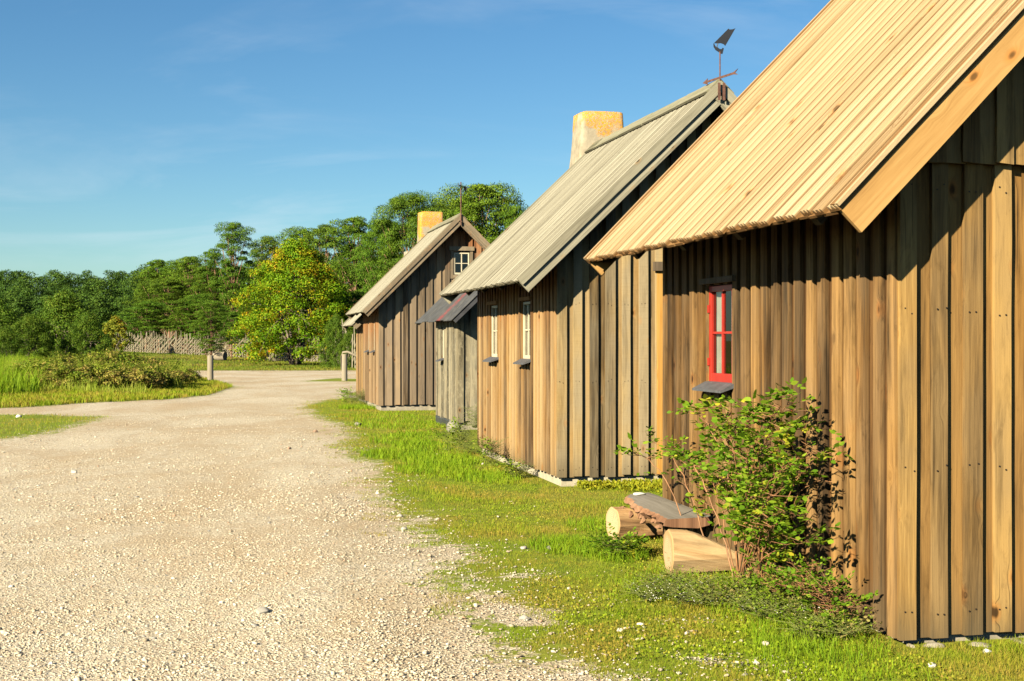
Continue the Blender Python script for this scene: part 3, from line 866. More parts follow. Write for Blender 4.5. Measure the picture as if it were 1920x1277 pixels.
def window(parent, fr, a0, a1, z0, z1, mat, cols=2, rows=2, c=.0, bar=.035, sill=True, lintel=True, name='window', curtain=True, lmat=None, sillout=.10, trim=None, latch=False):
    O, A, B, C = fr
    m = MB()
    t = .045
    m.board(fr, a0, a0 + bar, z0, z1, c - .02, c + .02); m.board(fr, a1 - bar, a1, z0, z1, c - .02, c + .02)
    m.board(fr, a0 + bar, a1 - bar, z1 - bar, z1, c - .02, c + .018); m.board(fr, a0 + bar, a1 - bar, z0, z0 + bar * 1.6, c - .02, c + .018)
    w = m.build(name, mat, parent, bevel=.003)
    mu = .016
    m = MB()
    for i in range(1, cols):
        x = a0 + (a1 - a0) * i / cols
        m.board(fr, x - mu / 2 - .003, x + mu / 2 + .003, z0 + bar * 1.6, z1 - bar, c - .008, c + .012)
    for i in range(1, rows):
        z = z0 + bar * .5 + (z1 - z0 - bar * .5) * i / rows
        m.board(fr, a0 + bar, a1 - bar, z - mu / 2, z + mu / 2, c - .007, c + .0105)
    m.build('muntins', mat, w)
    m = MB(); m.add([O + A * a + B * b + C * c for a, b in ((a0 + bar * .7, z0 + bar * .7), (a1 - bar * .7, z0 + bar * .7), (a1 - bar * .7, z1 - bar * .7), (a0 + bar * .7, z1 - bar * .7))], [(0, 1, 2, 3) if A.cross(B).dot(C) > 0 else (3, 2, 1, 0)], [(0, 0, 0)] * 4)
    m.build('pane', M['glass'], w)
    if curtain:
        n = 18
        for (q0, q1) in ((a0 + .03, a0 + (a1 - a0) * .30), (a1 - (a1 - a0) * .32, a1 - (a1 - a0) * .05)):
            V, F, Gc = [], [], []
            for i in range(n + 1):
                a = q0 + (q1 - q0) * i / n
                cc = c - .025 - .006 * math.sin(i * 1.7)
                for z in (z0 + .0, z1): V.append(O + A * a + B * z + C * cc); Gc.append((a, 0, z))
            for i in range(n): F.append((2 * i, 2 * i + 2, 2 * i + 3, 2 * i + 1))
            m = MB(); m.add(V, F, Gc); m.build('curtain', M['curtain'], w, smooth=True)
    # dark box behind the glass
    m = MB()
    for q in ((a0 - .02, a1 + .02, z0 - .02, z1 + .02, -.42, -.40), (a0 - .03, a0 - .005, z0 - .02, z1 + .02, -.40, -.01), (a1 + .005, a1 + .03, z0 - .02, z1 + .02, -.40, -.01),
              (a0 - .005, a1 + .005, z0 - .03, z0 - .004, -.40, -.01), (a0 - .005, a1 + .005, z1 + .004, z1 + .03, -.40, -.01)):
        m.board(fr, *q)
    m.build('reveal', M['inner'], w)
    if sill:
        m = MB()
        s0_, s1_ = a0 - .05, a1 + .03
        V = []
        for a in (s0_, s1_):
            for cc, z in ((.0, z0 + .012), (.052, z0 + .005), (.052 + sillout, z0 - .045), (.052 + sillout, z0 - .060), (.0, z0 - .01)):
                V.append(O + A * a + B * z + C * cc)
        F = [(i, (i + 1) % 5, 5 + (i + 1) % 5, 5 + i) for i in range(5)] + [(4, 3, 2, 1, 0), (5, 6, 7, 8, 9)]
        m.add(V, F, [(0, 0, 0)] * 10)
        m.build('sill', M['slate'], w)
    if lintel:
        m = MB(); m.board(fr, a0 - .09, a1 + .07, z1 + .015, z1 + .055, .047, .085, 2, .001)
        m.build('lintel', lmat or M['timber_dark'], w)
    return w

def chimney(parent, cx, cy, wx, wy, z0, z1, mat, flare=.12, name='chimney', zflare=None):
    V, F = [], []
    n = 40; rows = 26
    for r in range(rows + 1):
        t = r / rows
        z = z0 + (z1 - z0) * t
        k = 1 + flare * min(1, (z1 - z) / 1.5) ** 1.7
        cap = 1.0
        if t > .975: cap = .985
        for i in range(n):
            a = 2 * math.pi * i / n
            ca, sa = math.cos(a), math.sin(a)
            e = .19
            x = abs(ca) ** e * (1 if ca > 0 else -1) * wx / 2 * k * cap
            y = abs(sa) ** e * (1 if sa > 0 else -1) * wy / 2 * k * cap
            j = .008 * (vn1(x * 7 + 3, z * 6) + vn1(y * 7, z * 6 + 9) - 1)
            V.append((cx + x * (1 + j), cy + y * (1 + j), z + (.008 * math.sin(a * 3) if r == rows else 0)))
    for r in range(rows):
        for i in range(n):
            F.append((r * n + i, r * n + (i + 1) % n, (r + 1) * n + (i + 1) % n, (r + 1) * n + i))
    # hollow mouth
    b = len(V); q = rows * n
    for i in range(n):
        x, y, z = V[q + i]; V.append((cx + (x - cx) * .72, cy + (y - cy) * .72, z))
    for i in range(n):
        x, y, z = V[q + i]; V.append((cx + (x - cx) * .70, cy + (y - cy) * .70, z - .3))
    for i in range(n):
        F.append((q + i, q + (i + 1) % n, b + (i + 1) % n, b + i)); F.append((b + i, b + (i + 1) % n, b + n + (i + 1) % n, b + n + i))
    F.append(tuple(range(b + n, b + 2 * n)))
    m = MB(); m.add(V, F, [(0, 0, 0)] * len(V))
    return m.build(name, mat, parent, smooth=True)
def vn1(x, y): return float(vnoise(np.array([x]), np.array([y]))[0])

# ---- near cabin with the new pale roof
A_, dA = cabin(dict(name='timber_cabin', label='nearest brown plank cabin with new pale board roof and a red window', cat='cabin',
    L=3.59, s=6.60, W=3.9, len=3.75, eave=.56, gn=.36, gf=.48, He=2.27, pitch=45.5, zb=.045, gmat=M['gableA'], smat=M['wallA'], fmat=M['stonebase'],
    rmat=M['freshroof'], cmat=M['freshroof'], bmat=M['verge_new'], rk='new', rp=.175, bw=.165, joint=2.53, seg=6, nails=(.17, .93, 1.75, 2.4),
    sholes=((2.295, 2.785, 1.295, 1.995),)))
frS = (Vector((0, 0, 0)), Y, Z, -X)
window(A_, frS, 2.30, 2.78, 1.30, 1.99, M['red'], c=.015, bar=.042)
# two hinges on the far jamb
w_ = [c for c in A_.children if c.name.startswith('window')][0]
for z in (1.42, 1.80):
    m = MB(); m.board(frS, 2.755, 2.80, z, z + .055, .036, .046); m.build('hinge', M['red'], w_)
# ---- middle cabin
B_, dB = cabin(dict(name='timber_cabin', label='middle tan plank cabin with silver grey roof, two cream windows and boat weather vane', cat='cabin',
    L=3.80, s=14.56, W=3.42, len=4.45, eave=.57, gn=.36, gf=.10, He=2.25, pitch=43.8, zb=.11, gmat=M['gableB'], smat=M['wallB'], fmat=M['plinth'],
    rmat=M['greyroof'], cmat=M['moss'], bmat=M['verge_grey'], rk='old', rp=.15, bw=.16, double=True, seg=4, nails=(.2, 1.15, 2.0), spitch=.165, scov=.085,
    sholes=((1.215, 1.685, 1.37, 2.07), (3.095, 3.565, 1.37, 2.07)), ridge_w=.20))
for q in (1.22, 3.10): window(B_, frS, q, q + .46, 1.375, 2.065, M['white'], c=.012, bar=.03, lmat=M['wallB'])
frG = (Vector((0, 0, 0)), X, Z, -Y)
m = MB(); m.board(frG, 1.085, 1.165, .12, 2.36, .056, .080, 3, .001); m.build('door_trim', M['door_new'], B_)
m = MB(); m.board(frG, 1.04, 2.2, 2.37, 2.47, .056, .12, 2, .001); m.build('door_lintel', M['timber_dark'], B_)
m = MB(); m.board(frG, 1.17, 2.05, .12, 2.36, .056, .066, 1); m.build('door', M['gableB'], B_)
chimney(B_, dB['rx'] + .15, dB['Ln'] + .50, .64, .56, 1.2, 4.93, M['chimB'], .50)
# ---- far cabin
C_, dC = cabin(dict(name='timber_cabin', label='far grey brown plank cabin with a small four-pane gable window and orange lichened chimney', cat='cabin',
    L=3.90, s=31.12, W=3.55, len=3.1, eave=.45, gn=.36, gf=.35, He=2.26, pitch=44.8, zb=.13, gmat=M['wallC'], smat=M['streetC'], fmat=M['stonebase'],
    rmat=M['greyroof'], cmat=M['moss'], bmat=M['verge_brown'], rk='old', rp=.17, bw=.15, double=True, seg=2, spitch=.19,
    sholes=((.755, .985, 1.36, 2.06), (1.855, 2.085, 1.36, 2.06)), gholes=((1.66, 2.06, 3.10, 3.64),), ridge_w=.2))
for q in (.76, 1.86): window(C_, frS, q, q + .22, 1.37, 2.05, M['white'], c=.012, bar=.03, lintel=False)
window(C_, frG, 1.68, 2.04, 3.115, 3.62, M['white'], c=.02, bar=.028, sill=False, curtain=False, lintel=False, name='gable_window')
gw = [c for c in C_.children if c.name.startswith('gable_window')][0]
m = MB(); m.board(frG, 1.60, 1.665, 3.02, 3.66, .03, .062); m.board(frG, 2.055, 2.12, 3.02, 3.66, .03, .062); m.board(frG, 1.57, 2.15, 3.665, 3.76, .03, .09); m.board(frG, 1.665, 2.055, 3.04, 3.105, .03, .07)
m.build('casing', M['verge_brown'], gw)
chimney(C_, dC['rx'] - .02, dC['Ln'] + .68, .60, .50, 1.2, 4.88, M['chimC'], .20)
# ---- cabin beyond it
D_, dD = cabin(dict(name='timber_cabin', label='farthest low cabin, only its eave corner showing behind the far cabin', cat='cabin',
    L=4.02, s=35.0, W=3.2, len=1.95, eave=.40, gn=.3, gf=.5, He=2.0, pitch=44, zb=.08, gmat=M['wallC'], smat=M['wallB'], fmat=M['stonebase'],
    rmat=M['greyroof'], cmat=M['moss'], bmat=M['verge_brown'], rk='old', rp=.17, bw=.13, seg=1))
chimney(D_, 1.66, 3.0, .50, .5, 1.0, 4.07, M['chimB'], .1)
# ---- tin-roofed shed between middle and far cabin
def shed():
    L0, s0, Wd, Ln = 4.45, 24.2, 2.6, 2.35
    eo, He, pit = .28, 1.95, R(44)
    tp, cp, sp = math.tan(pit), math.cos(pit), math.sin(pit)
    root = empty('small_shed', W(s0, L0, 0), TH)
    tag(root, 'small weathered grey shed with dark tin roof squeezed between two cabins', 'shed')
    topz = lambda x: He + ((x if x < Wd / 2 else Wd - x) + eo) * tp - .03
    board_wall('gable_wall', (Vector((0, 0, 0)), X, Z, -Y), -.044, Wd, .12, lambda a: topz(min(max(a, 0), Wd)), M['wallS'], root, seg=4, zbj=.04, pitch=.22, cov=.12)
    board_wall('street_wall', frS, .002, Ln, .12, lambda a: topz(-.03), M['wallS'], root, holes=((1.415, 1.625, 1.25, 1.85),), seg=4, zbj=.03, pitch=.13, cov=.075)
    window(root, frS, 1.42, 1.62, 1.26, 1.84, M['white'], c=.008, bar=.03, lintel=False, sillout=.12)
    board_wall('rear_wall', (Vector((0, Ln, 0)), X, Z, Y), 0, Wd, .12, lambda a: topz(min(max(a, 0), Wd)), M['wallS'], root, seg=1)
    board_wall('back_wall', (Vector((Wd, 0, 0)), Y, Z, X), 0, Ln, .12, lambda a: topz(0), M['wallS'], root, seg=1)
    m = MB(); m.box(.01, Wd, .01, Ln, -.1, .14); m.build('foundation', M['stonebase'], root)
    m = MB(); m.board(frS, -.01, Ln - .05, -.02, .15, .048, .056, 8, .006); m.build('base_sheet', M['sheet'], root)
    y0, y1 = -.7, Ln + 1.2
    for side in (0, 1):
        V, F, Gc = [], [], []
        if side == 0: fr = (Vector((-eo, 0, He)), Y, Vector((cp, 0, sp)), Vector((-sp, 0, cp)))
        else: fr = (Vector((Wd + eo, 0, He)), Y, Vector((-cp, 0, sp)), Vector((sp, 0, cp)))
        O, A, B, C = fr
        sl_ = (Wd / 2 + eo) / cp
        N = 220
        for lay in (0, -.004):
            for i in range(N + 1):
                a = y0 + (y1 - y0) * i / N
                ph = (a - y0) / .076 * 2 * math.pi
                c = .010 * math.sin(ph) + lay
                e = .025 * (int((a - y0) / .85) % 2)
                for b in (0 + e, sl_): V.append(O + A * a + B * b + C * c); Gc.append((a, 0, b))
        for l in (0, 1):
            q = l * (N + 1) * 2
            for i in range(N): F.append((q + 2 * i, q + 2 * i + 2, q + 2 * i + 3, q + 2 * i + 1))
        m = MB(); m.add(V, F, Gc)
        m.build('tin_roof', M['tin'], root, smooth=True)
    for yy in (y0 + .03, y1 - .03):
        m = MB(); m.board((Vector((-eo, yy, He)), Vector((-sp, 0, cp)), Vector((cp, 0, sp)), Y), -.09, -.016, .03, 2.1, -.012, .012); m.build('bargeboard', M['sheet'], root)
    # pale drainage stone at the corner
    return root
S_ = shed()
# ------------------------------------------------------------------ ironwork on the ridges
def plate(parent, name, pts, mat, O, A, B, th=.006):
    """flat cut-out with thickness; pts in (a, b) metres"""
    C = A.cross(B).normalized()
    V = [O + A * a + B * b + C * (th / 2) for a, b in pts] + [O + A * a + B * b - C * (th / 2) for a, b in pts]
    n = len(pts)
    F = [tuple(range(n)), tuple(range(2 * n - 1, n - 1, -1))] + [(i, (i + 1) % n, n + (i + 1) % n, n + i) for i in range(n)]
    m = MB(); m.add(V, F, [(0, 0, 0)] * len(V))
    return m.build(name, mat, parent)
rx, ry, rz = dB['rx'], dB['y0'], dB['ridge']
AX = (X * CT - Y * (-ST)).normalized()   # roughly across the view
AX = Vector((math.cos(-TH), math.sin(-TH), 0))
vane = MB()
vane.tube([(rx, ry, rz - .02), (rx, ry, rz + .33)], .008)
vane = vane.build('weather_vane', M['rust'], B_)
q = lambda x, y: ((x - 318) / 1149, (825 - y) / 1149)
O = Vector((rx, ry, rz))
plate(vane, 'sail', [q(*p) for p in ((236, 345), (330, 250), (418, 162), (426, 155), (440, 168), (480, 164), (514, 150), (450, 262), (385, 374), (365, 352), (330, 340), (290, 343), (255, 340))], M['iron'], O, AX, Z)
plate(vane, 'hull', [q(*p) for p in ((235, 345), (238, 385), (262, 425), (300, 450), (338, 475), (352, 472), (368, 402), (348, 398), (343, 412), (318, 414), (290, 392), (262, 378), (244, 345))], M['iron'], O + Vector((0, .001, 0)), AX, Z)
m = MB(); m.tube([O + AX * q(292, 340)[0] + Z * q(292, 340)[1], O + AX * q(278, 395)[0] + Z * q(278, 395)[1]], .005, 6); m.build('mast', M['iron'], vane)
A2 = Vector((-.145, .33, 0)); A2 = Matrix.Rotation(-TH, 3, 'Z') @ A2; A2.normalize()
plate(vane, 'arrow', [(-.36, -.03), (-.30, 0), (-.36, .035), (-.27, .012), (.26, .012), (.25, .035), (.36, 0), (.25, -.035), (.26, -.012), (-.27, -.012)], M['rust'], O + Z * .045, A2, Z)
m = MB()
for dx in (-.028, .028): m.board((Vector((rx, ry - .045, rz)), X, Z, -Y), dx - .014, dx + .014, -.21, -.02, 0, .01)
m.build('iron_strap', M['rust'], vane)
rx, ry, rz = dC['rx'], dC['y0'], dC['ridge']
m = MB(); m.tube([(rx, ry - .05, rz - .25), (rx, ry - .05, rz + .73)], .014)
fin = m.build('iron_finial', M['rust'], C_)
m = MB(); m.tube([(rx - .06, ry - .1, rz + .66), (rx + .14, ry + .05, rz + .60)], .010, 6); m.tube([(rx - .06, ry - .1, rz + .62), (rx - .06, ry - .1, rz + .70)], .009, 6)
m.build('cross_arm', M['iron'], fin)
plate(fin, 'flag', [(-.04, -.05), (.03, -.05), (.05, .03), (-.03, .05)], M['iron'], Vector((rx + .12, ry + .04, rz + .60)), AX, Z)

# ------------------------------------------------------------------ bollards and the bent rail
def bollard(px, py, h, r, label, lean=0):
    x, y = G(px, py)
    root = empty('wooden_bollard', (x, y, 0))
    tag(root, label, 'bollard', 'round wooden bollards')
    m = MB(); n = 20
    m.tube([(0, 0, -.1), (lean * .3, 0, h * .3), (lean * .7, 0, h * .7), (lean, 0, h - .02), (lean, 0, h)], [r * 1.02, r, r * .99, r * .98, r * .93], 20)
    m.build('post', M['bollard'], root, smooth=False)
    return root
bollard(394.5, 718, 1.04, .115, 'weathered round bollard standing alone at the tip of the grass island')
bollard(646, 714, 1.06, .115, 'weathered round bollard with a bent pale pole resting on its top')
x, y = G(646, 714)
m = MB()
m.tube([(-.13, .10, .42), (-.14, .05, .95), (-.06, .0, 1.12), (.12, -.02, 1.13), (.45, 0, .98), (.85, .05, .72), (1.3, .1, .45), (1.7, .1, .30)], [.035, .04, .045, .05, .05, .05, .05, .05], 8)
o = m.build('bent_pole', M['bollard'], None, smooth=True); o.location = (x, y, .02)
tag(o, 'bent pale pole arching over the right bollard toward the far cabin', 'pole')
# grey log lying by the fence
x, y = G(409, 681)
root = empty('grey_log', (x, y, gz(Vector((x, y, 0)))), R(-35))
tag(root, 'short thick grey log lying on the meadow before the wattle fence', 'log')
m = MB()
n = 18
pts = [(-.36 + .8 * i / 4, .25 * i / 4, .33 + .01 * (i % 2)) for i in range(5)]
m.tube(pts, [.30, .33, .34, .335, .32], 18)
m.build('log_body', M['bollard'], root, smooth=False)

# ------------------------------------------------------------------ wattle fence: upright stake pairs, slanting poles laid between them
F0, F1 = Vector((at(215, 118).x, 118, 0)), Vector((at(700, 96).x, 96, 0))
FD = (F1 - F0); FLn = FD.length; FD.normalize()
FN = Vector((-FD.y, FD.x, 0))
root = empty('wattle_fence', F0); tag(root, 'long pale round-pole wattle fence running in front of the pine wood', 'fence')
def pole(p0, p1, r):
    m = MB(); mid = (p0 + p1) / 2 + Vector((rnd.uniform(-.04, .04), rnd.uniform(-.04, .04), rnd.uniform(-.03, .03)))
    m.tube([p0, mid, p1], [r, r * .9, r * .7], 5)
    return m
nst = 96
for i in range(nst):
    d = FLn * i / (nst - 1) + rnd.uniform(-.06, .06)
    m = MB()
    for sgn in (-.11, .11):
        p = FD * (d + rnd.uniform(-.04, .04)) + FN * sgn
        p.z = gz(F0 + p) - .05
        hh = rnd.uniform(1.45, 2.0)
        m.tube([p, p + Vector((rnd.uniform(-.12, .12), 0, hh))], [.030, .020], 5)
    m.build('stake', M['stake'], root)
nrl = 99
for i in range(nrl):
    d = FLn * (i - 1.5) / (nrl - 1)
    m = MB()
    for k in range(1):
        dd = d + rnd.uniform(-.12, .12)
        ln = rnd.uniform(2.0, 2.7); sl2 = R(rnd.uniform(33, 40))
        p0 = FD * dd + FN * rnd.uniform(-.05, .05)
        p0.z = gz(F0 + p0) + .03
        p1 = p0 + FD * ln * math.cos(sl2) + Z * min(1.3, ln * math.sin(sl2))
        m.tube([p0, p1], [.048, .036], 5)
    m.build('slanting_pole', M['stake'], root)
# nearer corner of a second fence beside the cabins
F2 = Vector((at(636, 84).x, 84, 0)); F3 = Vector((at(705, 72).x, 72, 0))
FD2 = (F3 - F2).normalized(); L2 = (F3 - F2).length
root = empty('wattle_fence', F2); tag(root, 'short tangled fence section of leaning poles next to the far cabin', 'fence')
for i in range(16):
    p = FD2 * (L2 * i / 15) + Vector((0, rnd.uniform(-.15, .15), 0)); m = MB()
    m.tube([p, p + Vector((rnd.uniform(-.35, .1), 0, rnd.uniform(1.8, 2.9)))], [.045, .03], 5); m.build('stake', M['stake'], root)
for i in range(14):
    p = FD2 * (L2 * (i - 3) / 15) + Z * rnd.uniform(.05, .35); m = MB()
    m.tube([p, p + FD2 * rnd.uniform(2.0, 2.8) + Z * rnd.uniform(1.0, 1.5)], [.04, .03], 5); m.build('slanting_pole', M['stake'], root)

# ------------------------------------------------------------------ log bench beside the near cabin
def log_mesh(length, r0, r1, cutslope, seedv):
    """a stripped log lying along +x, end face at x=0, its top hewn away towards the far end"""
    rr = random.Random(seedv)
    V, F, Gc = [], [], []
    n, k = 28, 14
    for i in range(k + 1):
        t = i / k; x = length * t; r = r0 + (r1 - r0) * t
        for j in range(n):
            a = 2 * math.pi * j / n
            w = 1 + .05 * math.sin(3 * a + t * 3) + .03 * math.sin(7 * a + seedv + t * 2) + .05 * (vn1(a * 2.5 + seedv, t * 4) - .5)
            y = math.cos(a) * r * w; z = math.sin(a) * r * w + r0
            zc = 2 * r0 * 1.0 - cutslope * max(0, t - .12) ** 1.2
            if z > zc: z = zc + (z - zc) * .12 + .006 * rr.random()
            if i == 0: x_ = x + .008 * math.sin(a * 5) * 0
            V.append((x, y, z)); Gc.append((a * r, 0, x))
    for i in range(k):
        for j in range(n):
            F.append((i * n + j, i * n + (j + 1) % n, (i + 1) * n + (j + 1) % n, (i + 1) * n + j))
    c0 = len(V)
    return V, F, Gc, n, k
_unused = None
def log(name, label, pos, rz, length, r0, r1, cut, sd):
    root = empty(name, pos, rz); tag(root, label, 'log', 'pale logs under the slab')
    V, F, Gc, n, k = log_mesh(length, r0, r1, cut, sd)
    m = MB(); m.add(V, F, Gc); m.build('log_side', M['log_rough' if sd == 5 else 'log'], root, smooth=False)
    # cut ends with a slight bevel
    for end, sgn in ((0, -1), (k, 1)):
        ring = V[end * n:(end + 1) * n]
        cy = sum(v[1] for v in ring) / n; cz = sum(v[2] for v in ring) / n; x = ring[0][0]
        Ve = list(ring) + [(x + sgn * .006, cy + (v[1] - cy) * .93, cz + (v[2] - cz) * .93) for v in ring]
        Fe = [(j, (j + 1) % n, n + (j + 1) % n, n + j) for j in range(n)] + [tuple(range(n, 2 * n))]
        m = MB(); m.add(Ve, Fe, [(v[1], 0, v[2] * .2) for v in Ve]); m.build('cut_end', M['log_end'], root)
    return root
def end_mat():
    t = NT('cut_log_end'); p = t.obj()
    sp = t.n('SeparateXYZ', {0: p})
    q_ = t.n('CombineXYZ', {0: sp.outputs[1], 1: t.math('SUBTRACT', sp.outputs[2], .15)}).outputs[0]
    d = t.n('VectorMath', {0: q_}, operation='LENGTH').outputs['Value']
    d = t.math('ADD', d, t.math('MULTIPLY', t.noise(p, 8, 3, .5), .02))
    rings = t.math('SINE', t.math('MULTIPLY', d, 420))
    ang = t.math('ARCTAN2', sp.outputs[1], t.math('SUBTRACT', sp.outputs[2], .15))
    crk = t.mr(t.noise(t.n('CombineXYZ', {0: t.math('MULTIPLY', ang, 3.5), 1: t.math('MULTIPLY', d, 2)}).outputs[0], 1.5, 4, .6), .60, .64)
    c = t.mix(t.mr(rings, -1, 1, 0, .5), (.44, .32, .18), (.30, .19, .09))
    c = t.mix(t.math('MULTIPLY', crk, .8), c, (.10, .06, .03))
    c = t.mix(t.mr(d, .11, .15), c, (.36, .22, .10))
    t.bsdf(c, .9, None, .15); return t.m
M['log_end'] = end_mat()
x, y = G(1258, 1083)
log('bench_log', 'pale stripped log end nearest the camera under the rose bush', (x, y + .13, -.01), R(6), .60, .162, .125, .30, 3)
x, y = G(1147, 1019)
log('bench_log', 'left pale log with reddish torn bark carrying the grey slab', (x + .02, y + .14, -.01), R(19), .50, .142, .12, .24, 5)
# slab seat with live edge
V, F, Gc = [], [], []
n = 36
prng = random.Random(5)
Ls = 1.5
for i in range(n + 1):
    t = i / n; s_ = 10.74 - Ls * t
    e0 = 3.27 + .02 * math.sin(t * 9) + prng.uniform(-.012, .012) - .10 * t + (.10 * (1 - t * 6) if t < .16 else 0)
    e1 = 3.53 + .015 * math.sin(t * 7 + 2)
    zt = .345 + .01 * math.sin(t * 5)
    for L, z in ((e0 + .015, zt), (e1, zt + .01), (e1 - .03, zt - .05), (3.42, zt - .07), (e0 + .06, zt - .065 + prng.uniform(-.02, .01)), (e0 - .012, zt - .03 + prng.uniform(-.015, .01))):
        p = W(s_, L, z); V.append(p); Gc.append((L, 0, s_))
k = 6
Ft, Fb = [], []
for i in range(n):
    for j in range(k):
        f = (i * k + j, i * k + (j + 1) % k, (i + 1) * k + (j + 1) % k, (i + 1) * k + j)
        (Ft if j == 0 else Fb).append(f)
Fb += [tuple(range(k)), tuple(range(n * k + k - 1, n * k - 1, -1))]
base = W(9.95, 3.38, 0)
root = empty('slab_seat', base); tag(root, 'grey live-edge slab lying as a seat across two pale logs', 'bench slab')
V = [v - base for v in V]
m = MB(); m.add(V, Ft, Gc); m.build('seat_top', M['slab'], root)
m = MB(); m.add(V, Fb, Gc); m.build('bark_edge', M['bark_edge'], root)
# broken bark hanging under the edge
for i in range(12):
    m = MB()
    t = (i + prng.random()) / 12; p = W(10.7 - Ls * t * .9, 3.25 - .1 * t + prng.uniform(0, .06), .27 + prng.uniform(-.03, .03)) - base
    d = Vector((prng.uniform(-.05, .05), prng.uniform(-.08, .08), prng.uniform(-.05, -.01)))
    m.tube([p, p + d * .5 + Vector((.01, 0, 0)), p + d], [.016, .02, .008], 5)
    m.build('torn_bark', M['bark_edge'], root)

M['bark_stone'] = plain('reddish_brown_stone', (.26, .17, .11), .9, var=.3)
def rock(name, label, pos, size, mat=None, group=None, sd=0, cat='stone', flat=.6):
    r_ = np.random.default_rng(sd + 77)
    v, f = ICV.copy(), ICF
    # subdivide twice
    for _ in range(2):
        vv = list(map(tuple, v)); cache = {}; nf = []
        def mid(a, b):
            k_ = (min(a, b), max(a, b))
            if k_ not in cache:
                p = (np.array(vv[a]) + np.array(vv[b])) / 2; vv.append(tuple(p / np.linalg.norm(p))); cache[k_] = len(vv) - 1
            return cache[k_]
        for a, b, c in f:
            ab, bc, ca = mid(a, b), mid(b, c), mid(c, a); nf += [(a, ab, ca), (b, bc, ab), (c, ca, bc), (ab, bc, ca)]
        v, f = np.array(vv), np.array(nf)
    planes = r_.normal(size=(9, 3)); planes /= np.linalg.norm(planes, axis=1)[:, None]
    for pl in planes:
        d = v @ pl; lim = r_.uniform(.55, .85)
        v = v - np.where(d > lim, d - lim, 0)[:, None] * pl * .9
    v = v * np.array(size) * .5
    v[:, 2] += size[2] * .5 * .6
    o = mesh_np(name, v, f, mat or M['stone'], smooth=False)
    o.location = pos; o.rotation_euler = (0, 0, r_.uniform(0, 6))
    tag(o, label, cat, group)
    return o
rock('white_stone', 'flat white stone lying on the grey slab seat', W(10.6, 3.42, .352), (.13, .10, .03), M['petal'], sd=3)
for i, (px_, py_, sx, lab, mt) in enumerate((
        (982, 1031, .065, 'rounded grey-white stone in the turf, left one of a close pair', 'stone'),
        (1031, 1031, .060, 'rounded grey-white stone in the turf, right one of a close pair', 'stone'),
        (985, 1160, .075, 'pale round stone at the turf edge nearest the camera', 'stone'),
        (493, 1147, .095, 'angular yellowish stone lying alone on the open gravel road', 'stone'),
        (139, 888, .11, 'reddish brown stone on the left part of the gravel road', 'stone'),
        (750, 968, .07, 'pale stone on the boundary of gravel and turf in front of the middle cabin', 'stone'),
        (757, 993, .065, 'small round pale stone just below another at the turf boundary', 'stone'),
        (733, 905, .055, 'small pinkish stone at the road edge beside the lush tufts', 'stone'),
        (592, 812, .11, 'flat brown stone on the road edge before the far cabin', 'bark_stone'),
        (542, 843, .09, 'low reddish stone on the gravel left of the turf', 'bark_stone'),
        (672, 797, .16, 'grey stone in the turf before the far cabin', 'boulder'),
        (1851, 1224, .06, 'round white stone at the foot of the nearest gable wall', 'petal'),
        (1748, 1250, .055, 'white stone in the turf below the near cabin corner', 'petal'),
        (35, 782, .16, 'white stone in the thin grass patch at far left', 'petal'))):
    x, y = G(px_, py_)
    rock('loose_stone', lab, (x, y, float(height(np.array([x]), np.array([y]))[0]) - .005), (sx, sx * .8, sx * .6), M[mt], 'larger loose stones', sd=i)
# footing stones under the near gable
for i, (s_, L_, sz) in enumerate(((6.52, 3.72, .16), (6.50, 3.98, .22), (6.52, 4.22, .20), (6.55, 3.60, .10), (7.35, 3.50, .20))):
    lab = ['grey stone under the near cabin corner, second from the edge', 'broad footing stone below the middle of the gable boards', 'pale footing stone at the right picture edge', 'small stone tucked under the cabin corner', 'split grey stone among the weeds against the brown wall'][i]
    rock('footing_stone', lab, W(s_, L_, -.035), (sz * .85, sz * .5, .075), M['stonebase'], 'stones at the near cabin foot', sd=30 + i)
p = W(23.75, 4.25, 0)
rock('pale_boulder', 'blotchy pale boulder at the corner of the tin-roofed shed', (p.x, p.y, -.02), (.34, .26, .28), M['boulder'], sd=51)

# ------------------------------------------------------------------ leaves and trees
def cards(P, D, ln, wd, twist=None):
    """diamond leaves: base P, direction D"""
    n = len(P)
    D = D / (np.linalg.norm(D, axis=1)[:, None] + 1e-9)
    r_ = rng.normal(size=(n, 3)) if twist is None else twist
    if twist is not None:
        r_ = r_ / (np.linalg.norm(r_, axis=1)[:, None] + 1e-9)
        D = D + rng.normal(size=(n, 3)) * .8
        D = D - r_ * (D * r_).sum(1)[:, None] * .85
        D = D / (np.linalg.norm(D, axis=1)[:, None] + 1e-9)
    S = np.cross(D, r_); S /= (np.linalg.norm(S, axis=1)[:, None] + 1e-9)
    ln = np.broadcast_to(ln, n)[:, None]; wd = np.broadcast_to(wd, n)[:, None]
    N_ = np.cross(D, S)
    V = np.stack([P, P + D * ln * .5 + S * wd * .5 + N_ * ln * .06, P + D * ln, P + D * ln * .5 - S * wd * .5 + N_ * ln * .06], 1).reshape(-1, 3)
    F = np.arange(n * 4).reshape(n, 4)
    return V, F
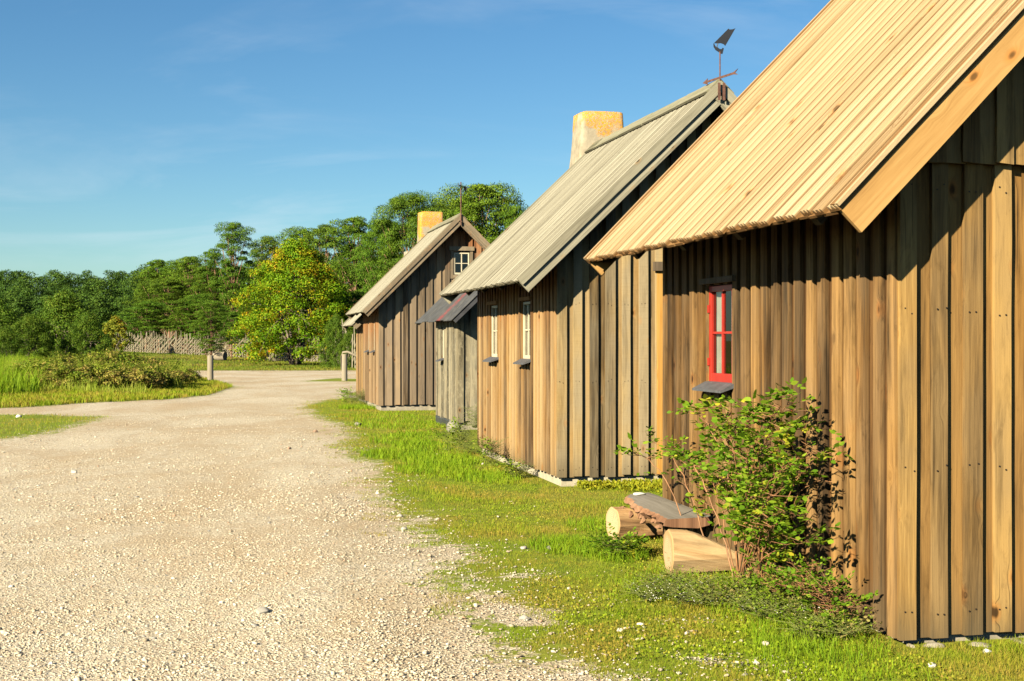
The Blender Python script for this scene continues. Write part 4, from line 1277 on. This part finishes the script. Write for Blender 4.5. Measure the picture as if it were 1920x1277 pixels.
def clump_leaves(centers, radii, per, ln, wd, up=.3, shell=.55, outward=1.0, facing=.75):
    C = np.repeat(np.asarray(centers, float), per, axis=0)
    Rr = np.repeat(np.asarray(radii, float), per, axis=0)
    n = len(C)
    d = rng.normal(size=(n, 3)); d /= np.linalg.norm(d, axis=1)[:, None]
    low = d[:, 2] < -.25
    d[low, 2] = np.abs(d[low, 2]) * np.where(rng.random(low.sum()) < .65, 1, -1)
    rad = shell + (1 - shell) * rng.random(n) ** .7
    rad *= rng.uniform(.85, 1.12, n)
    P = C + d * rad[:, None] * Rr
    D = d * outward + rng.normal(size=(n, 3)) * .55 + np.array([0, 0, up])
    Nn = d / (Rr / Rr.max()) * facing + rng.normal(size=(n, 3)) * .45 + np.array([0, 0, .12])
    return cards(P, D, ln * rng.uniform(.7, 1.2, n), wd * rng.uniform(.7, 1.2, n), Nn)
def branch(m, p0, p1, r0, r1, sag=.15, n=5):
    p0, p1 = Vector(p0), Vector(p1); pts = []; ra = []
    L_ = (p1 - p0).length
    for i in range(n + 1):
        t = i / n; p = p0.lerp(p1, t); p.z += math.sin(t * math.pi) * L_ * sag
        if 0 < i < n: p += Vector((prng.uniform(-1, 1), prng.uniform(-1, 1), prng.uniform(-1, 1))) * L_ * .04
        pts.append(p); ra.append(r0 + (r1 - r0) * t)
    m.tube(pts, ra, 5)
def pine_data(h, wdt, base, ncl, per, ln=.17, wd=.065, flat=.36, trunk=.17, mat='pine', top=1.0):
    """crown of flattened needle clumps on limbs"""
    tm = MB()
    lean = prng.uniform(-.35, .35)
    tp_ = [(lean * (i / 6) ** 2 + prng.uniform(-.05, .05), prng.uniform(-.05, .05), h * .93 * i / 6) for i in range(7)]
    tm.tube(tp_, [trunk * (1 - .85 * i / 6) for i in range(7)], 8)
    cs, rs = [], []
    for i in range(ncl):
        t = (i + .5) / ncl
        z = h * (base + (1 - base) * t ** .85)
        u_ = (z / h - base) / (1 - base)
        prof = math.sqrt(max(.02, 1 - ((u_ - .42) / .62) ** 2)) if u_ > .42 else .72 + .28 * u_ / .42
        a = i * 2.399 + prng.uniform(-.4, .4)
        rr = wdt / 2 * prof * prng.uniform(.25, 1.12)
        cx, cy = math.cos(a) * rr + lean * (z / h) ** 2, math.sin(a) * rr
        s_ = prng.uniform(.45, 1.15) * wdt * .155 * top
        cs.append((cx, cy, z - .3)); rs.append((s_ * 1.15, s_ * 1.15, s_ * flat))
        k = min(6, max(1, int((z - .8) / (h * .93) * 6)))
        bp = tp_[k - 1] if k else tp_[0]
        if i % 2 == 0: branch(tm, bp, (cx, cy, z - .35), .05, .02, -.08, 4)
    V, F = clump_leaves(cs, rs, per, ln, wd, up=.45)
    return tm, V, F
def make_tree(name, tm, V, F, lmat, bmat):
    """mesh data of trunk and crown, reused by the copies"""
    o1 = tm.build('trunk', M[bmat], None, smooth=True)
    o2 = mesh_np('crown', V, F, M[lmat])
    d = (o1.data, o2.data)
    bpy.data.objects.remove(o1); bpy.data.objects.remove(o2)
    return d
def plant_tree(name, data, loc, rz, sc, label, cat='tree', group=None):
    r_ = empty(name, loc, rz); r_.scale = sc
    tag(r_, label, cat, group)
    for nm_, me in zip(('trunk', 'crown'), data):
        o = bpy.data.objects.new(nm_, me); COL.objects.link(o); o.parent = r_
    return r_
PV = []
for i in range(5):
    PV.append((10.0, make_tree('p', *pine_data(10.0, 5.6, .16 if i < 3 else .34, 84, 430), 'pine', 'pinebark')))
BIG = []
for i in range(2):
    BIG.append((11.0, make_tree('p', *pine_data(11.0, 8.0, .28, 125, 620, flat=.42), 'pine', 'pinebark')))
def put_pine(px_, ytop, Zd, wpx, label, group=None, data=None, name='pine_tree'):
    h0, d = data or PV[rnd.randrange(len(PV))]
    H = 1.6 + (638.5 - ytop) / 2576 * Zd
    sz = H / h0
    w0 = 8.6 if h0 == 11.0 else 6.4
    sx = (wpx / 2576 * Zd) / w0
    p = at(px_, Zd); p.z = gz(p) - .03
    return plant_tree(name, d, p, rnd.uniform(0, 6.28), (sx, sx, sz), label, 'tree', group)
# the pines that make the skyline, left to right
for a in ((438, 421, 112, 105, 'tall ragged pine sticking up highest left of the rowan'),
          (505, 441, 118, 100, 'round-topped pine right behind the ragged one'),
          (563, 424, 112, 125, 'broad dark pine above the autumn rowan crown'),
          (612, 418, 104, 120, 'dense pine between the rowan top and the big dark pines'),
          (668, 402, 100, 135, 'large dark pine left of the far cabin'),
          (352, 488, 128, 80, 'medium pine left of the ragged pine'),
          (402, 478, 124, 85, 'pine halfway down the falling treeline'),
          (298, 495, 138, 75, 'pine with feathery top at the lower treeline')):
    put_pine(*a, group='skyline pines')
put_pine(768, 362, 92, 150, 'big rounded pine just left of the orange chimney', 'skyline pines', BIG[0])
put_pine(905, 343, 86, 215, 'tallest spreading pine rising behind the far cabin ridge', 'skyline pines', BIG[1])
put_pine(845, 372, 96, 140, 'dark pine filling the gap between the two tall ones', 'skyline pines', BIG[0])
put_pine(966, 380, 84, 85, 'small bright pine at the right end of the wood', 'skyline pines')
put_pine(720, 410, 96, 120, 'dark pine with a low crown behind the chimney', 'skyline pines', BIG[1])
# filling the wood behind the fence
def fence_z(px_): return 96.8 / ((px_ - 960) / 2576 + 1.109)
fill = []
for r_, (z0, y0_, y1_) in enumerate(((104, 560, 545), (112, 520, 500), (122, 505, 470))):
    for i in range(9 + r_):
        px_ = 265 + (720 - 265) * (i + rnd.uniform(.1, .9)) / (9 + r_)
        zz = fence_z(px_) + (z0 - 98) + rnd.uniform(-2, 3)
        yt = y0_ + (y1_ - y0_) * (px_ - 265) / 455 + rnd.uniform(-14, 14) + max(0, (420 - px_)) * .10
        put_pine(px_, yt, zz, rnd.uniform(80, 115), 'green pine standing inside the wood behind the wattle fence', 'pines filling the wood')
for px_, yt, zz in ((760, 480, 84), (820, 470, 84), (700, 560, 88), (655, 545, 92), (640, 600, 86), (930, 440, 82)):
    put_pine(px_, yt, zz, 120, 'dark pine directly behind the row of cabins', 'pines behind the cabins')
put_pine(396, 566, 97, 82, 'small light green pine behind the left bollard', None, None)
tr = put_pine(434, 588, 102, 60, 'thin young pine standing right at the fence', None, None)
# far wood at the left, one mass
Vs, Fs, b = [], [], 0
cs, rs = [], []
for r_ in range(4):
    z0 = 150 + r_ * 16
    n = 30
    for i in range(n):
        px_ = -90 + 460 * (i + rnd.uniform(0, 1)) / n
        yt = {0: 560, 1: 535, 2: 520, 3: 507}[r_] + rnd.uniform(-13, 13) - max(0, px_ - 180) * .06 + (8 if 120 < px_ < 200 else 0)
        H = 1.6 + (638.5 - yt) / 2576 * z0; x0 = at(px_, z0).x; yy = z0 + rnd.uniform(-5, 5)
        w0 = rnd.uniform(1.6, 2.6)
        for k in range(20):
            t = (k + .5) / 20; a = k * 2.4 + i; rr = w0 * (1.15 - t ** 2.2) * rnd.uniform(.2, 1)
            s_ = rnd.uniform(.7, 1.15)
            cs.append((x0 + math.cos(a) * rr, yy + math.sin(a) * rr, H * (.12 + .86 * t))); rs.append((s_, s_, s_ * .55))
V, F = clump_leaves(cs, rs, 150, .30, .12, up=.45)
o = mesh_np('far_wood', V, F, M['farpine']); tag(o, 'dark green pine wood far behind the left meadow', 'wood', kind='stuff')
m = MB()
for i in range(110):
    px_ = rnd.uniform(-80, 360); zz = rnd.uniform(148, 190); p = at(px_, zz)
    m.tube([p, p + Z * 4.5], [.14, .06], 5)
o2 = m.build('far_trunks', M['pinebark'], o)
o2['kind'] = 'stuff'

def broad_tree(h, wdt, base, ncl, per, ln, wd, stems, smat, lmat, top=.5, clr=.13, spread=.5, squash=.8):
    tm = MB(); cs, rs = [], []
    tops = []
    for i in range(stems):
        a = 2 * math.pi * i / stems + prng.uniform(-.3, .3)
        b0 = Vector((math.cos(a) * .22 * (stems > 1), math.sin(a) * .22 * (stems > 1), -.05))
        b1 = Vector((math.cos(a) * wdt * .22 * spread, math.sin(a) * wdt * .22 * spread, h * .45))
        branch(tm, b0, b1, .11 * h / 8, .07 * h / 8, .03, 5); tops.append(b1)
    for i in range(ncl):
        u_ = (i + .5) / ncl
        zz = base + (1 - base) * u_
        prof = math.sin(math.pi * min(1, max(0, (u_ * .86 + .14)) ** .66)) ** .7
        a = i * 2.399; rr = wdt / 2 * prof * math.sqrt(prng.uniform(.15, 1))
        c = Vector((math.cos(a) * rr, math.sin(a) * rr, h * zz - .35))
        s_ = wdt * clr * prng.uniform(.6, 1.15)
        cs.append(tuple(c)); rs.append((s_, s_, s_ * squash))
        if i % 3 == 0: branch(tm, tops[i % stems], c, .04 * h / 8, .012, .05, 4)
    V, F = clump_leaves(cs, rs, per, ln, wd, up=-.05, shell=.35, outward=.5)
    return make_tree('t', tm, V, F, lmat, smat)
d = broad_tree(7.9, 7.7, .11, 125, 480, .125, .09, 6, 'bark', 'rowan', spread=.6, clr=.115)
plant_tree('rowan_tree', d, at(554, 88), 4.1, (1.08, 1.08, 1), 'many-stemmed rowan with green, yellow and orange autumn leaves', 'tree')
d = broad_tree(3.7, 2.4, .35, 34, 90, .16, .12, 1, 'bark', 'littlerowan', clr=.15)
plant_tree('rowan_tree', d, at(216, 108), 0, (1, 1, 1), 'slim little rowan with orange leaves left of the wattle fence', 'tree')
DEC = [broad_tree(5.0, 6.2, .04, 80, 330, .14, .085, 4, 'bark', 'decid'), broad_tree(5.0, 6.2, .04, 80, 330, .14, .085, 4, 'bark', 'decid')]
for i, (px_, yt, zz, wpx, lab) in enumerate(((120, 548, 92, 170, 'large dark green leafy bush left of the little orange rowan'),
        (55, 590, 84, 120, 'rounded leafy bush behind the tall grass at left'), (165, 585, 86, 110, 'bushy green shrub in front of the large leafy bush'),
        (-10, 560, 98, 150, 'leafy bush cut by the left picture edge'), (12, 612, 78, 90, 'low pale green shrub near the left picture edge'))):
    H = 1.6 + (638.5 - yt) / 2576 * zz; sx = wpx / 2576 * zz / 6.6
    plant_tree('leafy_bush', DEC[i % 2], at(px_, zz), i * 1.3, (sx, sx, H / 5.0), lab, 'bush', 'leafy bushes at left')
for px_, yt, zz, wpx, lab in ((770, 560, 80, 90, 'green bush behind the far cabin corner'), (630, 590, 82, 70, 'bright green bush beside the short tangled fence'), (655, 620, 80, 60, 'low bush under the far cabin eave')):
    H = 1.6 + (638.5 - yt) / 2576 * zz; sx = wpx / 2576 * zz / 6.6
    plant_tree('leafy_bush', DEC[0], at(px_, zz), rnd.uniform(0, 6), (sx, sx, H / 5.0), lab, 'bush', 'bushes by the far cabin')
# bramble thicket on the grass island
BR = []
for i in range(3):
    tm = MB(); cs, rs = [], []
    for k in range(46):
        a = k * 2.4; rr = 1.35 * math.sqrt((k + .5) / 46); zc = .95 * math.sqrt(max(.05, 1 - (rr / 1.5) ** 2)) * prng.uniform(.45, 1)
        cs.append((math.cos(a) * rr, math.sin(a) * rr, zc)); s_ = prng.uniform(.2, .36); rs.append((s_, s_, s_ * .8))
        if k % 2 == 0: branch(tm, (math.cos(a) * rr * .3, math.sin(a) * rr * .3, 0), (math.cos(a) * rr * 1.12, math.sin(a) * rr * 1.12, zc + .12), .012, .006, .25, 4)
    V, F = clump_leaves(cs, rs, 190, .085, .055, up=.1, shell=.3, outward=.5)
    BR.append(make_tree('b', tm, V, F, 'bramble', 'cane'))
blist = [(85, 738, 'green bramble bush beside the tall grass'), (130, 741, 'bramble bush second from the tall grass'), (172, 741, 'bramble bush in the middle of the thicket front'), (214, 740, 'reddish bramble bush right of the thicket middle'),
         (255, 737, 'bramble bush third from the bollard'), (292, 732, 'leafy bramble bush next to the last'), (345, 722, 'last low bramble bush before the bollard')]
for i, (px_, py_, lab) in enumerate(blist):
    x, y = G(px_, py_); y += 1.2
    hs_ = (.85, .74, .78, .76, .74, .66, .45)[i]
    plant_tree('bramble_bush', BR[i % 3], (x * y / (y - 1.2), y, .1), i * 2.1, (1.0 if i < 5 else (.85 if i == 5 else .42), .95 if i < 6 else .5, hs_), lab, 'bush', 'brambles on the grass island')
for i, px_ in enumerate((80, 128, 172, 215, 255, 285)):
    p = at(px_, 46.5 + i * .8)
    plant_tree('bramble_bush', BR[(i + 1) % 3], (p.x, p.y, .15), i * 1.7, (1.1, 1.1, (.75, 1.0, .85, 1.05, .8, .7)[i]), 'bramble bush in the rear row of the thicket', 'bush', 'brambles in the rear row')

x = rng.uniform(-22, -8, 52000); y = rng.uniform(38.5, 58, 52000)
k = (sdist(x, y, LEFT) > 1.0) & (x / y * 2576 + 960 < 345) & (fbm(x * .7, y * .7) > .46)
x, y = x[k], y[k]
o = blades('wild_grass', x, y, rng.uniform(.4, 1.15, len(x)) * (.4 + .7 * fbm(x * .9, y * .9)) * np.clip((y - 36) / 8, .35, 1), .014, M['wild'], .6)
tag(o, 'tall wispy wild grass growing between and behind the brambles', 'grass', kind='stuff')

# ------------------------------------------------------------------ rose bush against the near cabin
def compound(P, D, size, leaflets=5):
    """compound leaves along D from P; returns leaf cards arrays"""
    n = len(P)
    D = D / (np.linalg.norm(D, axis=1)[:, None] + 1e-9)
    S = np.cross(D, np.array([0, 0, 1.0])); S /= (np.linalg.norm(S, axis=1)[:, None] + 1e-9)
    Vs = []
    ks = [(.35, 1), (.35, -1), (.85, 1), (.85, -1), (1.0, 0)][5 - leaflets:]
    size = np.broadcast_to(size, n)[:, None]
    for t, sg in ks:
        base = P + D * size * t
        dd = D * (.55 if sg else 1) + S * sg * .9 + np.array([0, 0, -.15]) + rng.normal(size=(n, 3)) * .22
        dd /= np.linalg.norm(dd, axis=1)[:, None]
        wv = np.cross(dd, np.array([0, 0, 1.0]) + rng.normal(size=(n, 3)) * .5); wv /= (np.linalg.norm(wv, axis=1)[:, None] + 1e-9)
        up_ = np.cross(wv, dd)
        ln = size * .46; w_ = size * .29
        Vs.append(np.stack([base, base + dd * ln * .35 + wv * w_ * .48 - up_ * ln * .05, base + dd * ln * .72 + wv * w_ * .36 - up_ * ln * .04, base + dd * ln, base + dd * ln * .72 - wv * w_ * .36 - up_ * ln * .04, base + dd * ln * .35 - wv * w_ * .48 - up_ * ln * .05], 1))
    V = np.concatenate(Vs, 0).reshape(-1, 3)
    F = np.arange(len(V)).reshape(-1, 6)
    return V, F
def bush(name, label, cat, base, canes, leaf, lmat, twigs=3, per=2, stop=.25, crad=.006, group=None, fruits=0, cmat='cane'):
    """canes: (s,L,z tip; s,L root) in row coordinates"""
    root = empty(name, base); tag(root, label, cat, group)
    cm = MB(); Pp, Dd, fr = [], [], []
    for (sr, Lr, st, Lt, zt, arch, dens) in canes:
        p0 = W(sr, Lr, 0); p2 = W(st, Lt, zt)
        p1 = p0.lerp(p2, .45); p1.z = max(p0.z, p2.z) * (.75 + arch)
        N_ = 16; pts = []
        for i in range(N_ + 1):
            t = i / N_; p = p0 * (1 - t) ** 2 + p1 * 2 * t * (1 - t) + p2 * t * t
            p += Vector((prng.uniform(-1, 1), prng.uniform(-1, 1), prng.uniform(-.6, .6))) * .010
            pts.append(p - base)
        cm.tube(pts, [crad * (1 - .75 * i / N_) for i in range(N_ + 1)], 5)
        for i in range(int(N_ * stop), N_ + 1):
            if prng.random() > dens: continue
            for k in range(twigs):
                a = prng.uniform(0, 6.28)
                d = Vector((math.cos(a), math.sin(a), prng.uniform(-.1, .7))).normalized() * prng.uniform(.05, .17)
                q_ = pts[i] + d
                cm.tube([pts[i], q_], [.0022, .0012], 3, cap=False)
                for l in range(per):
                    t = (l + 1) / per
                    Pp.append(pts[i] + d * t); dd = d.normalized() + Vector((prng.uniform(-.8, .8), prng.uniform(-.8, .8), prng.uniform(-.2, .5))); Dd.append(dd)
                if fruits and prng.random() < fruits: fr.append(q_)
    cm.build('canes', M[cmat], root, smooth=True)
    P = np.array([tuple(v) for v in Pp]); D = np.array([tuple(v) for v in Dd])
    # keep leaves on the open side of the wall
    Lw = (P[:, 0] + base.x) * CT + (P[:, 1] + base.y) * ST
    pxx = (P[:, 0] + base.x) / (P[:, 1] + base.y) * 2576 + 960
    k = (Lw < 3.50) & (P[:, 2] > .01) & ~((pxx < 1405) & (P[:, 2] < .36) & (P[:, 1] + base.y > 7.9) & (name == 'rose_bush')); P, D = P[k], D[k]
    V, F = compound(P, D, leaf * rng.uniform(.5, 1.25, len(P)))
    mesh_np('leaves', V, F, M[lmat], root)
    if fr:
        o = stones('hips', np.array([f.x + base.x for f in fr]), np.array([f.y + base.y for f in fr]), np.full(len(fr), .016), M['fruit'])
        me = o.data
        co = np.zeros(len(me.vertices) * 3, dtype=np.float32); me.vertices.foreach_get('co', co); co = co.reshape(-1, 12, 3)
        co = co - co.mean(1, keepdims=True) + np.array([[tuple(f)] for f in fr]); me.vertices.foreach_set('co', co.astype(np.float32).ravel())
        o.parent = root; o['kind'] = 'stuff'
    return root
def tipof(px_, py_, L):
    """tip at lateral distance L from the camera line, seen at that spot: a real position between road and wall"""
    t = (px_ - 960) / 2576
    Zd = L / (t * CT + ST)
    return (Zd * CT - t * Zd * ST, L, 1.6 - (py_ - 638.5) / 2576 * Zd)
canes = []
def cane(rp, tp_, arch=.15, dens=.9):
    s_, L_, z_ = tipof(*tp_); canes.append((rp[0], rp[1], s_, L_, z_, arch, dens))
prng = random.Random(21)
roots = [(8.05, 3.38), (8.2, 3.3), (8.4, 3.35), (8.65, 3.33), (8.9, 3.4), (9.3, 3.42), (8.3, 3.42)]
tips = [(1484, 742, 3.25, .25), (1462, 762, 3.2, .3), (1500, 780, 3.3, .2), (1440, 780, 3.2, .3), (1556, 850, 3.35, .35), (1530, 845, 3.3, .3),
        (1345, 765, 3.2, .5), (1300, 775, 3.3, .5), (1375, 790, 3.1, .4), (1190, 852, 3.1, .5), (1225, 830, 3.25, .45), (1262, 850, 3.1, .5), (1300, 860, 3.0, .4),
        (1330, 890, 2.95, .4), (1455, 985, 3.05, .3), (1480, 960, 3.1, .3), (1400, 860, 3.0, .3), (1425, 830, 3.05, .3), (1450, 810, 3.1, .3),
        (1470, 880, 3.05, .2), (1450, 930, 3.0, .2), (1515, 1020, 3.25, .2), (1360, 820, 3.1, .4), (1410, 905, 2.95, .3), (1425, 965, 2.95, .2)]
for i, (a, b_, c, ar) in enumerate(tips):
    rt = roots[i % len(roots)]
    s_t = tipof(a, b_, c)[0]
    rt = min(roots, key=lambda r__: abs(r__[0] - (8.2 if s_t < 9.2 else 9.0)) + prng.uniform(0, .6))
    cane(rt, (a, b_, c), ar * .55, .40 if i < 6 else (.5 if 8 < i < 12 else .44))
for a in (((8.02, 3.40), (1528, 870, 3.38), .2, .12), ((8.1, 3.42), (1495, 800, 3.4), .15, .15), ((8.3, 3.40), (1400, 780, 3.3), .2, .2), ((8.05, 3.4), (1560, 905, 3.4), .3, .3)): cane(*a)
bush('rose_bush', 'tall wild rose bush with arching canes against the nearest brown wall', 'bush', W(8.5, 3.36, 0), canes, .098, 'rose', 3, 2, .30, .0065, fruits=.02)
# small shoots
for i, (s_, L_, h, lab) in enumerate(((7.30, 3.42, .30, 'small rose shoot against the brown wall right of the bush'), (7.0, 3.40, .26, 'leafy shoot close to the near cabin corner'), (7.62, 3.38, .20, 'low shoot between the rose bush and the cabin corner'))):
    cn = [(s_ + prng.uniform(-.03, .03), L_, s_ + prng.uniform(-.16, .16), L_ - prng.uniform(.02, .14), h * prng.uniform(.6, 1.1), .1, .8) for _ in range(5)]
    bush('rose_shoot', lab, 'plant', W(s_, L_, 0), cn, .06, 'rose', 2, 1, .35, .003, 'young shoots at the wall')
def weed(name, label, s_, L_, r, h, n, lmat, leaf0, group=None, flowers=0, cat='weed', dens=.8, tw=2):
    cn = []
    for _ in range(n):
        a = prng.uniform(0, 6.28); q_ = r * math.sqrt(prng.random()); s1, L1 = s_ + math.cos(a) * q_, L_ + math.sin(a) * q_
        cn.append((s1, L1, s1 + prng.uniform(-.1, .1), L1 + prng.uniform(-.1, .06), h * prng.uniform(.5, 1.1), .05, dens))
    leaf = leaf0 * 1.35
    rt = bush(name, label, cat, W(s_, L_, 0), cn, leaf, lmat, tw, 1, .15, .0014, group, cmat='stalk')
    if flowers:
        P, F_ = [], []
        k = flowers
        a = rng.uniform(0, 6.28, k); q_ = r * np.sqrt(rng.random(k)) * 1.1
        ss, LL = s_ + np.cos(a) * q_, L_ + np.sin(a) * q_
        pos = np.stack([LL * CT - ss * ST, LL * ST + ss * CT, h * rng.uniform(.45, 1.05, k)], -1) - np.array(W(s_, L_, 0))
        V = (ICV[None] * np.array([1, 1, .6]) * rng.uniform(.003, .0048, (k, 1, 1)) + pos[:, None, :]).reshape(-1, 3)
        F = (ICF[None] + (np.arange(k) * 12)[:, None, None]).reshape(-1, 3)
        mesh_np('flowers', V, F, M['petal'], rt)['kind'] = 'stuff'
    return rt
weed('flowering_weed', 'low sprawling weed with tiny white flowers in front of the rose bush', 8.05, 2.95, .34, .085, 36, 'weed', .022, flowers=260, tw=2)
weed('flowering_weed', 'white-flowered weed patch at the foot of the near cabin corner', 7.4, 3.25, .24, .085, 22, 'weed', .026, flowers=120, tw=2)
weed('flowering_weed', 'smaller white-flowered weed between the log and the wall', 7.75, 3.3, .2, .11, 25, 'weed', .035, flowers=60)
weed('leafy_weed', 'bright leafy weed clump at the near cabin corner', 6.85, 3.3, .16, .07, 14, 'weed', .03)
weed('leafy_weed', 'broad leafy weed in front of the nearer log', 9.72, 3.0, .10, .10, 10, 'rose', .05)
weed('tall_weed', 'tall stalky weed against the street wall of the middle cabin', 16.9, 3.5, .12, .30, 10, 'weed', .05)
weed('tall_weed', 'wispy weed in front of the far corner of the middle cabin', 19.0, 3.5, .2, .42, 13, 'weed', .05)
weed('tall_weed', 'low weed by the near corner of the middle cabin', 15.6, 3.55, .12, .18, 9, 'weed', .05)
weed('tall_weed', 'weeds growing beside the pale boulder at the shed corner', 23.4, 4.6, .2, .45, 14, 'weed', .06)
weed('leafy_weed', 'green weed clump at the far cabin street wall', 34.0, 3.6, .3, .35, 24, 'rose', .07)
# stonecrop along the plinth of the middle cabin
n = 5200
LL = rng.uniform(3.95, 6.2, n); ss = 14.50 - np.abs(rng.normal(0, .17, n)) * (1 + (LL > 4.3) * .8) ; ss = np.minimum(ss, 14.50)
x = LL * CT - ss * ST; y = LL * ST + ss * CT
P = np.stack([x, y, height(x, y) + rng.uniform(0, .055, n)], -1)
V, F = cards(P, rng.normal(size=(n, 3)) * .6 + np.array([0, 0, .8]), .035, .022)
o = mesh_np('stonecrop', V, F, M['sedum']); tag(o, 'yellow-green stonecrop mat along the pale plinth of the middle cabin', 'ground cover', kind='stuff')
# clover leaves through the lawn
x, y = view_pts(60000, 6.4, 22, 1.4)
L_ = x * CT + y * ST; e = sdist(x, y, RIGHT)
k = (e > .3) & (L_ < 3.5) & (fbm(x * 1.1 + 9, y * 1.1) > .47)
x, y = x[k], y[k]
P = np.stack([x, y, height(x, y) + rng.uniform(.004, .025, len(x))], -1)
V, F = cards(P, rng.normal(size=(len(x), 3)) + np.array([0, 0, .5]), .016, .013)
o = mesh_np('clover', V, F, M['grass']); tag(o, 'tiny round clover leaves mixed in the turf', 'ground cover', kind='stuff')
print('objects', len(bpy.data.objects))
